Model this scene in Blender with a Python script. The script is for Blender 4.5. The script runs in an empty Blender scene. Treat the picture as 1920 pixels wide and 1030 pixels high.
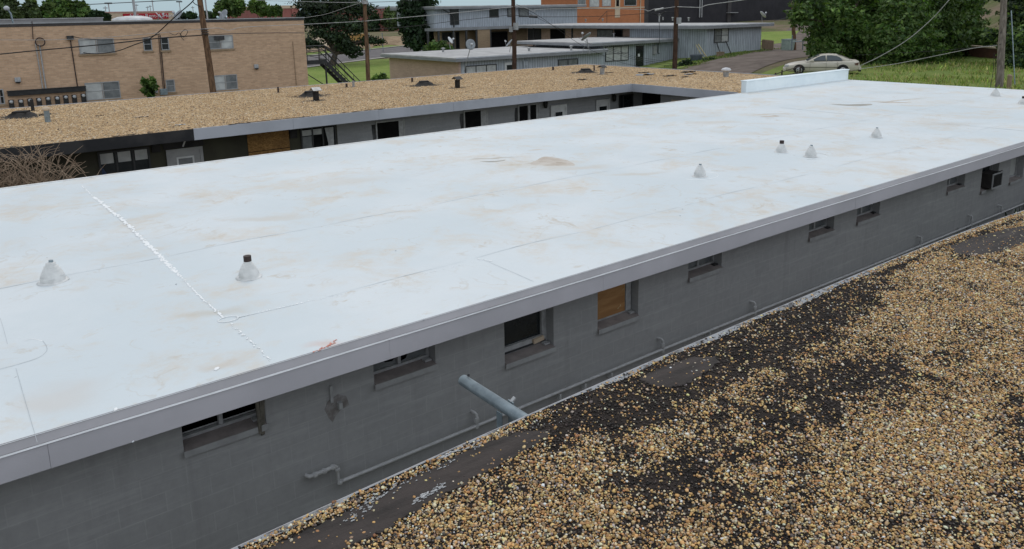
import bpy, bmesh, math, random
import numpy as np
from mathutils import Vector
rng = np.random.default_rng(7); random.seed(7)
SC = bpy.context.scene; COL = SC.collection
R = math.radians
# ------------------------------------------------------------------ camera
YAW, PIT, ROL, FPX, CX, CY = R(52.54006), R(11.98879), R(-1.16603), 1436.5275, 960., 328.3248
_f = np.array([math.cos(YAW)*math.cos(PIT), math.sin(YAW)*math.cos(PIT), -math.sin(PIT)])
_r = np.array([math.sin(YAW), -math.cos(YAW), 0.]); _u = np.cross(_r, _f)
_r, _u = _r*math.cos(ROL)+_u*math.sin(ROL), -_r*math.sin(ROL)+_u*math.cos(ROL)
cam = bpy.data.cameras.new('camera'); co = bpy.data.objects.new('camera', cam); COL.objects.link(co)
cam.sensor_width = 36; cam.lens = FPX/1920*36; cam.shift_y = (CY-515)/1920
cam.clip_start = .05; cam.clip_end = 9000
from mathutils import Matrix
m = Matrix(((_r[0], _u[0], -_f[0], 0), (_r[1], _u[1], -_f[1], 0), (_r[2], _u[2], -_f[2], 0), (0, 0, 0, 1)))
co.matrix_world = m; SC.camera = co
# pixel (of the 1920x1030 survey picture) -> point on a known plane of the place
def ray(x, y): return (x-CX)*_r-(y-CY)*_u+FPX*_f
def onZ(x, y, z): d = ray(x, y); return d*z/d[2]
def onY(x, y, Y): d = ray(x, y); return d*Y/d[1]
def onX(x, y, X): d = ray(x, y); return d*X/d[0]
def D(x, y, d): return ray(x, y)/FPX*d
def proj(P):
    z = P@_f; return CX+FPX*(P@_r)/z, CY-FPX*(P@_u)/z, z
# ------------------------------------------------------------------ light
SUN_EL, SUN_AZ = R(52), R(28)          # azimuth from +Y toward +X
w = bpy.data.worlds.new('World'); SC.world = w; w.use_nodes = True
nt = w.node_tree; bg = nt.nodes['Background']
sky = nt.nodes.new('ShaderNodeTexSky'); sky.sky_type = 'NISHITA'; sky.sun_disc = False
sky.sun_elevation = SUN_EL; sky.sun_rotation = SUN_AZ; sky.air_density = 1.0; sky.dust_density = 2.0; sky.ozone_density = 1.0
# thin broken cloud over the blue
tc = nt.nodes.new('ShaderNodeTexCoord'); mp = nt.nodes.new('ShaderNodeMapping'); mp.inputs['Scale'].default_value = (1.2, 1.2, 5)
nz = nt.nodes.new('ShaderNodeTexNoise'); nz.inputs['Scale'].default_value = 2.2; nz.inputs['Detail'].default_value = 7
rp = nt.nodes.new('ShaderNodeMapRange'); rp.inputs[1].default_value = .40; rp.inputs[2].default_value = .68; rp.inputs[3].default_value = .72; rp.inputs[4].default_value = .97
mx = nt.nodes.new('ShaderNodeMix'); mx.data_type = 'RGBA'; mx.inputs['B'].default_value = (7.3, 7.9, 8.5, 1)
nt.links.new(tc.outputs['Generated'], mp.inputs[0]); nt.links.new(mp.outputs[0], nz.inputs['Vector'])
nt.links.new(nz.outputs['Fac'], rp.inputs[0]); nt.links.new(rp.outputs[0], mx.inputs['Factor'])
# the thin cloud is brightest on the open southern side behind the camera
dt = nt.nodes.new('ShaderNodeVectorMath'); dt.operation = 'DOT_PRODUCT'; dt.inputs[1].default_value = (0, -1, .15); nt.links.new(tc.outputs['Generated'], dt.inputs[0])
cr = nt.nodes.new('ShaderNodeMapRange'); cr.inputs[1].default_value = -1; cr.inputs[2].default_value = 1; cr.inputs[3].default_value = .62; cr.inputs[4].default_value = 1.55; nt.links.new(dt.outputs['Value'], cr.inputs[0])
cm = nt.nodes.new('ShaderNodeVectorMath'); cm.operation = 'SCALE'; cm.inputs[0].default_value = (7.5, 8.1, 8.7); nt.links.new(cr.outputs[0], cm.inputs['Scale']); nt.links.new(cm.outputs[0], mx.inputs['B'])
nt.links.new(sky.outputs[0], mx.inputs['A'])
# clearer, bluer band low over the horizon
se = nt.nodes.new('ShaderNodeSeparateXYZ'); nt.links.new(tc.outputs['Generated'], se.inputs[0])
rl = nt.nodes.new('ShaderNodeMapRange'); rl.inputs[1].default_value = .02; rl.inputs[2].default_value = .10; rl.inputs[3].default_value = .75; rl.inputs[4].default_value = 0.
nt.links.new(se.outputs[2], rl.inputs[0]); ml = nt.nodes.new('ShaderNodeMix'); ml.data_type = 'RGBA'; ml.inputs['B'].default_value = (4.0, 5.6, 6.3, 1)
nt.links.new(rl.outputs[0], ml.inputs['Factor']); nt.links.new(mx.outputs['Result'], ml.inputs['A']); nt.links.new(ml.outputs['Result'], bg.inputs[0])
bg.inputs[1].default_value = .10
sl = bpy.data.lights.new('sun', 'SUN'); sl.energy = .8; sl.angle = R(22); sl.color = (1, .96, .9)
so = bpy.data.objects.new('sun', sl); COL.objects.link(so)
sd = Vector((math.sin(SUN_AZ)*math.cos(SUN_EL), math.cos(SUN_AZ)*math.cos(SUN_EL), math.sin(SUN_EL)))
so.rotation_euler = sd.to_track_quat('Z', 'Y').to_euler()
SC.view_settings.view_transform = 'Standard'; SC.view_settings.look = 'None'
SC.view_settings.exposure = 0.0; SC.view_settings.gamma = 1
# ------------------------------------------------------------------ material helpers
class NT:
    def __init__(s, name):
        s.m = bpy.data.materials.new(name); s.m.use_nodes = True; s.t = s.m.node_tree
        s.p = s.t.nodes['Principled BSDF']
    def n(s, ty, ins=None, **props):
        k = s.t.nodes.new('ShaderNode'+ty)
        for a, b in props.items(): setattr(k, a, b)
        for a, b in (ins or {}).items(): s.set(k.inputs[a], b)
        return k
    def set(s, sock, v):
        if isinstance(v, bpy.types.NodeSocket): s.t.links.new(v, sock)
        else:
            if isinstance(v, tuple) and len(v) == 3 and sock.type == 'RGBA': v = (*v, 1)
            sock.default_value = v
    def math(s, op, a, b=0., c=0.): return s.n('Math', {0: a, 1: b, 2: c}, operation=op).outputs[0]
    def mix(s, f, a, b, bl='MIX'):
        k = s.n('Mix', data_type='RGBA', blend_type=bl)
        s.set(k.inputs['Factor'], f); s.set(k.inputs['A'], a); s.set(k.inputs['B'], b); return k.outputs['Result']
    def pos(s): return s.n('NewGeometry').outputs['Position']
    def objc(s): return s.n('TexCoord').outputs['Object']
    def noise(s, vec, sc, det=5, rough=.55, dist=0): return s.n('TexNoise', {'Vector': vec, 'Scale': sc, 'Detail': det, 'Roughness': rough, 'Distortion': dist}).outputs['Fac']
    def ramp(s, v, a, b, lo=0., hi=1.): return s.n('MapRange', {0: v, 1: a, 2: b, 3: lo, 4: hi}, interpolation_type='SMOOTHSTEP').outputs[0]
    def mapv(s, vec, sc=(1, 1, 1), loc=(0, 0, 0), rot=(0, 0, 0)): return s.n('Mapping', {0: vec, 1: loc, 2: rot, 3: sc}).outputs[0]
    def bump(s, h, st=.3, d=.02, nrm=None):
        k = s.n('Bump', {'Height': h, 'Strength': st, 'Distance': d})
        if nrm is not None: s.set(k.inputs['Normal'], nrm)
        return k.outputs[0]
    def done(s, col, rough=.8, nrm=None, spec=.3, metal=0.):
        s.set(s.p.inputs['Base Color'], col); s.set(s.p.inputs['Roughness'], rough); s.set(s.p.inputs['Metallic'], metal)
        s.set(s.p.inputs['Specular IOR Level'], spec)
        if nrm is not None: s.set(s.p.inputs['Normal'], nrm)
        return s.m
def plain(name, c, c2=None, sc=4., rough=.7, spec=.3, bump=.0, bs=40., metal=0., lo=.35, hi=.65, stretch=(1, 1, 1), world=False):
    t = NT(name); v = t.pos() if world else t.objc()
    c2 = c2 or tuple(k*.72 for k in c)
    f = t.ramp(t.noise(t.mapv(v, stretch), sc, 6, .6), lo, hi)
    col = t.mix(f, c2, c)
    nrm = t.bump(t.noise(v, bs, 4), bump, .02) if bump else None
    return t.done(col, rough, nrm, spec, metal)
def comb(t, ax):
    s = t.n('SeparateXYZ', {0: t.pos()}); k = t.n('CombineXYZ')
    t.set(k.inputs[0], s.outputs[ax]); t.set(k.inputs[1], s.outputs[2]); return k.outputs[0], s
def brick(name, ax, a, b, mort, bw, bh, ms, off=(0, 0), bump=.5, dirt=None, rough=.85, mfac=1.):
    t = NT(name); v, s = comb(t, ax); v = t.mapv(v, loc=(off[0], off[1], 0))
    k = t.n('TexBrick', {'Vector': v, 'Color1': a, 'Color2': b, 'Mortar': mort, 'Scale': 1., 'Mortar Size': ms, 'Mortar Smooth': .3, 'Bias': 0., 'Brick Width': bw, 'Row Height': bh})
    col = k.outputs['Color']; p = t.pos()
    big = t.ramp(t.noise(p, .6, 6, .65), .3, .75)
    col = t.mix(t.math('MULTIPLY', big, .35), col, dirt or tuple(q*.55 for q in a))
    col = t.mix(t.math('MULTIPLY', t.noise(p, 14, 3), .22), col, (.02, .02, .02))
    col = t.mix(t.ramp(t.noise(t.mapv(p, (2.2, 2.2, .16)), 2.6, 6, .65), .52, .76, 0, .28), col, tuple(q*.5 for q in a))
    col = t.mix(t.ramp(t.noise(t.mapv(p, (.5, .5, 6)), 2.4, 5, .6), .48, .75, 0, .25), col, tuple(min(1, q*1.35) for q in a))
    h = t.math('SUBTRACT', t.math('MULTIPLY', t.noise(p, 60, 3), .25), t.math('MULTIPLY', k.outputs['Fac'], mfac))
    return t.done(col, rough, t.bump(h, bump, .008), .25)
def siding(name, ax, a, pitch=.305, groove=.045, dark=.34):
    t = NT(name); v, s = comb(t, ax)
    fr = t.math('FRACT', t.math('DIVIDE', s.outputs[ax], pitch))
    g = t.math('LESS_THAN', fr, groove/pitch)
    p = t.pos(); st = t.noise(t.mapv(p, (3, 3, .35)), 2.5, 6, .65)
    col = t.mix(t.ramp(st, .3, .72), tuple(q*.62 for q in a), a)
    col = t.mix(g, col, tuple(q*dark for q in a))
    return t.done(col, .75, t.bump(t.math('SUBTRACT', 1., g), .6, .015), .3)
def vcol(name, rough=.8, spec=.3, trans=0., vary=.0, bump=0.):
    t = NT(name); c = t.n('VertexColor', layer_name='Col').outputs[0]
    if vary: c = t.mix(t.math('MULTIPLY', t.noise(t.objc(), 9, 3), vary), c, (.02, .015, .01))
    t.done(c, rough, t.bump(t.noise(t.objc(), 120, 2), bump, .004) if bump else None, spec)
    if trans:
        tr = t.n('BsdfTranslucent', {'Color': t.mix(1., c, (1.15, 1.25, .5, 1), 'MULTIPLY')}); ms = t.n('MixShader', {0: trans})
        o = t.t.nodes['Material Output']
        t.t.links.new(t.p.outputs[0], ms.inputs[1]); t.t.links.new(tr.outputs[0], ms.inputs[2]); t.t.links.new(ms.outputs[0], o.inputs[0])
    return t.m
# ------------------------------------------------------------------ object helpers
ORG = {}
def tag(o, label=None, cat=None, group=None, kind=None):
    for k, v in (('label', label), ('category', cat), ('group', group), ('kind', kind)):
        if v: o[k] = v
    return o
def thing(name, label, cat, loc=(0, 0, 0), group=None, rz=0.):
    o = bpy.data.objects.new(name, None); COL.objects.link(o); o.location = tuple(map(float, loc)); o.rotation_euler[2] = rz
    o.empty_display_size = .2; ORG[o] = Vector(o.location); return tag(o, label, cat, group)
class MB:
    def __init__(s): s.v = []; s.f = []; s.sm = []
    def add(s, vs, fs, smooth=False):
        b = len(s.v); s.v += [tuple(map(float, p)) for p in vs]; s.f += [tuple(b+i for i in f) for f in fs]; s.sm += [smooth]*len(fs); return s
    def box(s, a, b):
        x0, y0, z0 = [min(p, q) for p, q in zip(a, b)]; x1, y1, z1 = [max(p, q) for p, q in zip(a, b)]
        return s.add([(x0, y0, z0), (x1, y0, z0), (x1, y1, z0), (x0, y1, z0), (x0, y0, z1), (x1, y0, z1), (x1, y1, z1), (x0, y1, z1)],
                     [(0, 3, 2, 1), (4, 5, 6, 7), (0, 1, 5, 4), (1, 2, 6, 5), (2, 3, 7, 6), (3, 0, 4, 7)])
    def obox(s, c, u, v, w):          # centre and three half-axis vectors
        c, u, v, w = (np.array(k, float) for k in (c, u, v, w))
        return s.add([c-u-v-w, c+u-v-w, c+u+v-w, c-u+v-w, c-u-v+w, c+u-v+w, c+u+v+w, c-u+v+w],
                     [(0, 3, 2, 1), (4, 5, 6, 7), (0, 1, 5, 4), (1, 2, 6, 5), (2, 3, 7, 6), (3, 0, 4, 7)])
    def tube(s, pts, r, n=8, caps=True):
        pts = [np.array(p, float) for p in pts]; rr = r if hasattr(r, '__len__') else [r]*len(pts)
        rings = []; prev = None
        for i, p in enumerate(pts):
            t = pts[min(i+1, len(pts)-1)]-pts[max(i-1, 0)]; t = t/(np.linalg.norm(t)+1e-12)
            a = prev if prev is not None else (np.array([0, 0, 1.]) if abs(t[2]) < .9 else np.array([1., 0, 0]))
            a = a-t*(a@t); a /= np.linalg.norm(a)+1e-12; prev = a; b = np.cross(t, a)
            rings.append([p+rr[i]*(math.cos(2*math.pi*k/n)*a+math.sin(2*math.pi*k/n)*b) for k in range(n)])
        vs = [q for g in rings for q in g]
        fs = [(i*n+k, i*n+(k+1) % n, (i+1)*n+(k+1) % n, (i+1)*n+k) for i in range(len(pts)-1) for k in range(n)]
        s.add(vs, fs, True)
        if caps: s.add(rings[0], [tuple(range(n))[::-1]]); s.add(rings[-1], [tuple(range(n))])
        return s
    def lathe(s, prof, c, n=20, jitter=0.):
        vs = []
        for r_, z in prof:
            for k in range(n):
                j = 1+jitter*random.uniform(-1, 1); a = 2*math.pi*k/n
                vs.append((c[0]+r_*j*math.cos(a), c[1]+r_*j*math.sin(a), c[2]+z))
        fs = [(i*n+k, i*n+(k+1) % n, (i+1)*n+(k+1) % n, (i+1)*n+k) for i in range(len(prof)-1) for k in range(n)]
        s.add(vs, fs, True); s.add(vs[-n:], [tuple(range(n))]); return s
    def prism(s, poly, z0, z1):
        n = len(poly); vs = [(p[0], p[1], z0) for p in poly]+[(p[0], p[1], z1) for p in poly]
        return s.add(vs, [tuple(range(n))[::-1], tuple(range(n, 2*n))]+[(i, (i+1) % n, n+(i+1) % n, n+i) for i in range(n)])
    def extr(s, prof, x0, x1, ax=0):  # profile (t, z) swept along an axis; ax 0: t=y ; ax 1: t=x
        n = len(prof)
        mk = (lambda q, p: (q, p[0], p[1])) if ax == 0 else (lambda q, p: (p[0], q, p[1]))
        vs = [mk(x0, p) for p in prof]+[mk(x1, p) for p in prof]
        return s.add(vs, [tuple(range(n))[::-1], tuple(range(n, 2*n))]+[(i, (i+1) % n, n+(i+1) % n, n+i) for i in range(n)])
    def build(s, name, mat, parent=None, bevel=0., label=None):
        me = bpy.data.meshes.new(name); v = np.array(s.v)
        if parent is not None: org = ORG[parent]
        else: org = Vector(((v[:, 0].min()+v[:, 0].max())/2, (v[:, 1].min()+v[:, 1].max())/2, v[:, 2].min()))
        me.from_pydata([tuple(p) for p in (v-np.array(org))], [], s.f)
        me.polygons.foreach_set('use_smooth', s.sm); me.materials.append(mat)
        bm = bmesh.new(); bm.from_mesh(me); bmesh.ops.recalc_face_normals(bm, faces=bm.faces); bm.to_mesh(me); bm.free()
        o = bpy.data.objects.new(name, me); COL.objects.link(o); ORG[o] = org
        if parent is not None: o.parent = parent
        else: o.location = org
        if bevel:
            b = o.modifiers.new('bevel', 'BEVEL'); b.width = bevel; b.segments = 2; b.limit_method = 'ANGLE'
        if label: o['label'] = label
        return o
def fastmesh(name, verts, faces, mat, cols=None, smooth=True, parent=None, org=None):
    """verts (n,3), faces (m,k) numpy, per-vertex colours (n,3)"""
    me = bpy.data.meshes.new(name); n, (mf, k) = len(verts), faces.shape
    if org is None: org = ORG[parent] if parent is not None else Vector(((verts[:, 0].min()+verts[:, 0].max())/2, (verts[:, 1].min()+verts[:, 1].max())/2, verts[:, 2].min()))
    me.vertices.add(n); me.vertices.foreach_set('co', (verts-np.array(org)).astype(np.float32).ravel())
    me.loops.add(mf*k); me.loops.foreach_set('vertex_index', faces.astype(np.int32).ravel())
    me.polygons.add(mf); me.polygons.foreach_set('loop_start', np.arange(0, mf*k, k, dtype=np.int32))
    me.polygons.foreach_set('use_smooth', np.full(mf, smooth))
    me.update(calc_edges=True); me.validate()
    if cols is not None:
        a = me.color_attributes.new('Col', 'FLOAT_COLOR', 'POINT')
        a.data.foreach_set('color', np.concatenate([cols, np.ones((n, 1))], 1).astype(np.float32).ravel())
    me.materials.append(mat); o = bpy.data.objects.new(name, me); COL.objects.link(o); ORG[o] = Vector(org)
    if parent is not None: o.parent = parent
    else: o.location = org
    return o
def to_mesh(o):
    dg = bpy.context.evaluated_depsgraph_get(); me = bpy.data.meshes.new_from_object(o.evaluated_get(dg)); n = bpy.data.objects.new(o.name, me); COL.objects.link(n)
    n.parent = o.parent; n.matrix_local = o.matrix_basis.copy(); me.materials.clear(); me.materials.append(o.data.materials[0]); nm = o.name; bpy.data.objects.remove(o); n.name = nm; return n
def copy_tree(o, parent=None):
    c = o.copy(); COL.objects.link(c); ORG[c] = ORG.get(o)
    if parent is not None: c.parent = parent
    for ch in list(o.children): copy_tree(ch, c)
    return c
def ss(a, b, t): t = np.clip((t-a)/(b-a), 0, 1); return t*t*(3-2*t)
def terr(x, y):
    z = -6.4+1.7*ss(0, 26, x-.9*y)+1.8*ss(95, 150, x)*(1-ss(115, 190, y))
    return z+5.5*ss(36, 62, x-1.2*y)*ss(60, 82, x)
def catmull(P, k=8):
    P = [np.array(p, float) for p in P]; P = [2*P[0]-P[1]]+P+[2*P[-1]-P[-2]]; out = []
    for i in range(1, len(P)-2):
        for j in range(k):
            t = j/k; a, b, c, d = P[i-1:i+3]
            out.append(.5*((2*b)+(c-a)*t+(2*a-5*b+4*c-d)*t*t+(3*b-a-3*c+d)*t**3))
    return out+[P[-2]]
# ------------------------------------------------------------------ materials
ZR, ZG = -3.18, -2.6
def white_roof_mat():
    t = NT('white_membrane'); p = t.pos()
    pd = t.n('VectorMath', {0: p, 1: t.mapv(t.n('TexNoise', {'Vector': p, 'Scale': 1.6, 'Detail': 5.}).outputs['Color'], loc=(-.5, -.5, -.5), sc=(.7, .7, .7))}, operation='ADD').outputs[0]
    base = t.mix(t.ramp(t.noise(p, .35, 4), .35, .65), (.615, .672, .70), (.695, .73, .748))
    base = t.mix(t.ramp(t.noise(p, 3, 6, .7), .35, .7, 0, .25), base, (.62, .67, .695))
    s1 = t.ramp(t.noise(t.mapv(p, (1.0, 1.0, 1), rot=(0, 0, .5)), .85, 8, .66, .4), .47, .66, 0, .68)
    s1 = t.math('MULTIPLY', s1, t.ramp(t.noise(p, 4.5, 5, .7), .33, .62, .25, 1.))
    base = t.mix(s1, base, (.63, .55, .45))
    s2 = t.math('MULTIPLY', t.ramp(t.noise(p, 2.4, 8, .72, .8), .55, .70, 0, .62), t.ramp(t.noise(p, .7, 3), .45, .6))
    base = t.mix(s2, base, (.50, .40, .28))
    def blob(c, rx, ry, col, amt, soft=.5, rot=0.):
        nonlocal base
        q = t.mapv(t.n('VectorMath', {0: pd, 1: (c[0], c[1], c[2])}, operation='SUBTRACT').outputs[0], rot=(0, 0, rot))
        q = t.mapv(q, (1/rx, 1/ry, 0))
        d = t.n('VectorMath', {0: q}, operation='LENGTH').outputs['Value']
        base = t.mix(t.ramp(d, 1.0, soft, 0, amt), base, col)
    for (x, y, rx, ry, col, am, so_) in ((1000, 312, 1.5, .75, (.55, .45, .32), .35, .1), (925, 300, .8, .12, (.34, .28, .2), .6, .2),
            (1680, 190, 1.9, .2, (.48, .40, .30), .6, .2), (1450, 216, .9, .22, (.5, .38, .24), .6, .2),
            (1340, 232, 1.2, .5, (.58, .48, .36), .45, .1), (1195, 205, 1.6, .2, (.42, .36, .28), .5, .2), (1075, 212, 1.6, .18, (.45, .38, .28), .5, .2),
            (880, 247, 1.2, .16, (.42, .37, .3), .5, .2), (1005, 284, .3, .2, (.55, .42, .3), .5, .1), (1080, 318, 1.1, .3, (.58, .46, .33), .4, .1),
            (500, 415, .9, .25, (.56, .47, .36), .45, .1), (640, 345, 1.3, .5, (.6, .5, .38), .35, .1), (390, 600, .5, .22, (.5, .42, .3), .45, .1), (1200, 330, .9, .2, (.55, .45, .33), .4, .1),
            (1790, 235, 1.5, .4, (.56, .5, .42), .4, .1), (600, 660, .35, .12, (.62, .38, .3), .4, .1), (90, 770, .5, .4, (.6, .52, .45), .4, .1), (400, 700, .3, .12, (.55, .42, .3), .4, .1)):
        c = onZ(x, y, ZR); blob(c, rx, ry, col, am, so_, .45)
    tl = t.math('ABSOLUTE', t.math('SUBTRACT', t.noise(p, .55, 5, .55, .6), .53)); tl = t.math('MULTIPLY', t.ramp(tl, .010, .002, 0, .28), t.ramp(t.noise(p, 1.4, 4), .46, .62))
    base = t.mix(tl, base, (.50, .43, .34))
    sc = t.math('MULTIPLY', t.ramp(t.noise(t.mapv(p, (1, 4, 1), rot=(0, 0, .9)), 5, 7, .75), .60, .74, 0, .3), t.ramp(t.noise(p, .9, 3), .45, .6))
    base = t.mix(sc, base, (.44, .44, .43))
    tc_ = t.ramp(t.noise(t.mapv(p, (1, 1, 1), loc=(3, 9, 0)), 1.9, 9, .78, .3), .60, .66, 0, .4)
    base = t.mix(tc_, base, (.60, .545, .46))
    spk = t.ramp(t.n('TexVoronoi', {'Vector': pd, 'Scale': 2.2}).outputs['Distance'], .035, .012)
    base = t.mix(t.math('MULTIPLY', spk, .8), base, (.13, .12, .11))
    base = t.mix(t.math('MULTIPLY', t.noise(p, 45, 3), .16), base, (.45, .44, .42))
    h = t.math('ADD', t.math('MULTIPLY', t.noise(p, 1.2, 4), 1.), t.math('MULTIPLY', t.noise(t.mapv(p, (1, 3, 1)), 9, 5, .7), .12))
    rr = t.ramp(t.noise(p, 1.1, 5), .3, .7, .42, .62)
    return t.done(base, rr, t.bump(h, .35, .035), .35)
M_WROOF = white_roof_mat()
M_CAULK = plain('white_sealant', (.90, .90, .895), (.83, .84, .84), 20, .45)
M_BOOT = plain('vent_boot_white', (.73, .725, .71), (.60, .60, .585), 6, .5, .35, .12, 30)
M_SEAM = plain('seam_edge_grey', (.48, .51, .53), (.42, .45, .47), 8)
M_RED = plain('red_spray_paint', (.62, .16, .10), (.66, .4, .34), 14)
M_EDGE = plain('edge_metal_taupe', (.40, .38, .395), (.34, .325, .335), 1.3, .45, .4, world=True)
M_HEM = plain('drip_hem', (.85, .85, .86), (.75, .75, .76), 3, .4)
M_FASC = plain('fascia_paint', (.53, .51, .545), (.47, .455, .485), .8, .55, .35, .05, 50, world=True)
M_BLOCK = brick('grey_block_wall', 0, (.365, .365, .37), (.345, .345, .35), (.39, .39, .395), .4064, .2032, .007, (-(onY(582.2, 849, 7.1)[0] % .4064), 4.125+.2032*0), .35, (.27, .275, .28), mfac=-.22)
M_BLOCKX = brick('grey_block_wall_side', 1, (.365, .365, .37), (.345, .345, .35), (.39, .39, .395), .4064, .2032, .007, (0, 4.125), .35, mfac=-.22)
M_SILL = plain('sill_brown_dust', (.26, .23, .22), (.20, .175, .17), 6, .8, .2, .1, 60)
M_SILLF = plain('sill_grey', (.34, .345, .35), (.28, .28, .285), 5, .8)
M_FRAME = plain('alu_frame_grey', (.40, .405, .41), (.3, .3, .305), 8, .5, .4)
M_FRAMED = plain('frame_dark', (.035, .035, .038), (.05, .05, .05), 8, .5)
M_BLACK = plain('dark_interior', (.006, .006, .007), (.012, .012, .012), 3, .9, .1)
M_GLASSD = plain('glass_dark', (.012, .016, .018), (.02, .024, .026), 3, .12, .5)
M_GLASSG = plain('glass_grey', (.20, .21, .215), (.13, .14, .145), 2.5, .15, .5)
M_GLASSB = plain('window_blind_behind_glass', (.50, .51, .50), (.36, .37, .37), 2, .2, .5)
M_PLY = plain('plywood_brown', (.40, .22, .095), (.30, .155, .065), 5, .75, .2, .05, 30, stretch=(.35, 1, 2.5))
def osb():
    t = NT('osb_board'); p = t.mapv(t.pos(), (1, 1, 1.6))
    v = t.n('TexVoronoi', {'Vector': p, 'Scale': 22.}).outputs['Color']
    c = t.mix(t.n('SeparateColor', {0: v}).outputs[0], (.17, .085, .025), (.34, .19, .065))
    return t.done(t.mix(t.ramp(t.noise(p, 3, 5), .35, .65), t.mix(.35, c, (.1, .05, .02)), c), .8)
M_OSB = osb()
M_GALV = plain('galvanized_steel', (.26, .315, .345), (.17, .21, .235), 9, .38, .5, .06, 60, .35)
M_PIPE = plain('painted_gas_pipe', (.43, .43, .435), (.36, .36, .365), 9, .5, .4, .1, 40)
M_RUST = plain('brown_pipe', (.035, .022, .02), (.06, .04, .035), 9, .6)
M_TAR = plain('tar_black', (.045, .035, .030), (.015, .0125, .0115), 7, .9, .15, 1., 55, lo=.3, hi=.68, world=True)
M_TARS = plain('tar_smear', (.050, .039, .035), (.018, .0145, .013), 3.2, .75, .3, 1., 16, stretch=(.6, 3.5, 1), world=True, lo=.25, hi=.7)
M_PAINT = plain('paint_spatter', (.50, .50, .50), (.36, .36, .36), 12)
M_ALUM = plain('silver_roof_paint', (.27, .28, .295), (.085, .083, .083), 9, .5, .4, .5, 40, lo=.38, hi=.52, world=True)
M_PEB = vcol('pebble', .62, .35, 0, .12)
M_LEAF = vcol('leaf', .55, .3, .3)
M_GRASSV = vcol('grass_blade', .7, .2, .2)
M_BARK = plain('bark', (.095, .075, .058), (.05, .04, .032), 5, .9, .1, .5, 25, stretch=(1, 1, .25))
M_TWIG = plain('dead_twig', (.34, .25, .175), (.23, .16, .11), 6, .8)
def grav_roof():
    t = NT('tan_gravel_roof'); p = t.pos()
    a = t.n('TexVoronoi', {'Vector': p, 'Scale': 21.}); b = t.n('TexVoronoi', {'Vector': p, 'Scale': 9.})
    h = t.n('SeparateColor', {0: a.outputs['Color']}); h2 = t.n('SeparateColor', {0: b.outputs['Color']})
    c = t.mix(h.outputs[0], (.36, .23, .115), (.62, .44, .25)); c = t.mix(t.ramp(h.outputs[1], .8, .86), c, (.66, .55, .4)); c = t.mix(t.ramp(h.outputs[2], .86, .9), c, (.05, .035, .025))
    c = t.mix(t.ramp(h2.outputs[0], .86, .9, 0, .7), c, (.10, .07, .045))
    c = t.mix(t.ramp(t.noise(p, .45, 5, .6), .35, .7, 0, .4), c, (.30, .195, .105))
    c = t.mix(t.ramp(t.noise(p, .8, 6, .62, .5), .63, .74, 0, .7), c, (.10, .075, .055))
    c = t.mix(t.ramp(t.noise(t.mapv(p, loc=(7, 3, 0)), .5, 4), .6, .72, 0, .4), c, (.52, .42, .30))
    return t.done(c, .9, t.bump(t.math('ADD', t.math('MULTIPLY', a.outputs['Distance'], -1.2), t.math('MULTIPLY', b.outputs['Distance'], -.5)), .6, .016), .1)
M_GROOF = grav_roof()
M_CFASC = plain('courtyard_fascia', (.40, .41, .45), (.34, .35, .385), .7, .5, .35, world=True)
M_CHAR = plain('charred_metal', (.016, .016, .018), (.035, .033, .033), 1.5, .75, world=True)
M_CWALL = brick('courtyard_wall', 0, (.36, .365, .38), (.34, .345, .36), (.31, .315, .33), .4064, .2032, .006, (0, 0), .2)
M_CWALLX = brick('courtyard_wall_side', 1, (.36, .365, .38), (.34, .345, .36), (.31, .315, .33), .4064, .2032, .006, (0, 0), .2)
M_OLIVE = plain('olive_wall', (.062, .06, .042), (.045, .043, .032), 1, .85, .2, world=True)
M_WHITE = plain('white_paint', (.62, .63, .63), (.5, .5, .5), 3, .55)
M_BRICK = brick('tan_brick', 0, (.66, .44, .29), (.50, .325, .21), (.54, .40, .29), .30, .10, .012, (0, 0), .4, (.42, .28, .18))
M_BRICKX = brick('tan_brick_side', 1, (.58, .40, .315), (.50, .34, .27), (.54, .42, .34), .30, .10, .012, (0, 0), .4)
M_BRICKD = brick('brown_porch_brick', 0, (.42, .30, .195), (.35, .245, .155), (.26, .2, .14), .30, .10, .012, (0, 0), .4)
M_ORANGE = brick('orange_brick', 0, (.56, .21, .095), (.49, .175, .08), (.40, .2, .1), .30, .10, .01, (0, 0), .3)
M_REDB = brick('red_brick', 0, (.36, .13, .11), (.31, .11, .09), (.36, .2, .18), .6, .2, .02, (0, 0), .3)
M_COPE = plain('coping_dark', (.055, .05, .052), (.04, .036, .036), 2, .6)
M_COPES = plain('coping_silver', (.36, .37, .385), (.27, .275, .29), 1.5, .5, .4)
M_SIDX = siding('blue_grey_siding', 0, (.47, .51, .56))
M_SIDY = siding('blue_grey_siding_side', 1, (.47, .51, .56))
M_SIDT = siding('tan_siding', 0, (.32, .25, .17))
M_MROOF = plain('motel_flat_roof', (.47, .46, .45), (.35, .34, .335), .9, .8, .2, .1, 20, world=True)
M_MFASC = plain('motel_fascia', (.24, .245, .26), (.2, .205, .215), 1.2, .6, world=True)
M_DARKW = plain('charcoal_wall', (.036, .034, .039), (.027, .026, .03), .5, .85, .2, world=True)
M_POLE = plain('weathered_pole', (.16, .095, .055), (.075, .045, .028), 5, .9, .1, .5, 20, stretch=(2, 2, .15))
M_POLED = plain('creosote_pole', (.075, .043, .03), (.04, .025, .018), 5, .9, .1, .4, 20, stretch=(2, 2, .15))
M_POLEG = plain('grey_pole', (.24, .205, .175), (.12, .10, .085), 5, .9, .1, .5, 20, stretch=(2, 2, .15))
M_WIRE = plain('black_cable', (.015, .015, .016), None, 5, .6)
M_WIREL = plain('pale_cable', (.42, .41, .40), None, 5, .5)
M_METERB = plain('meter_black', (.018, .018, .02), (.03, .03, .03), 5, .5)
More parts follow.
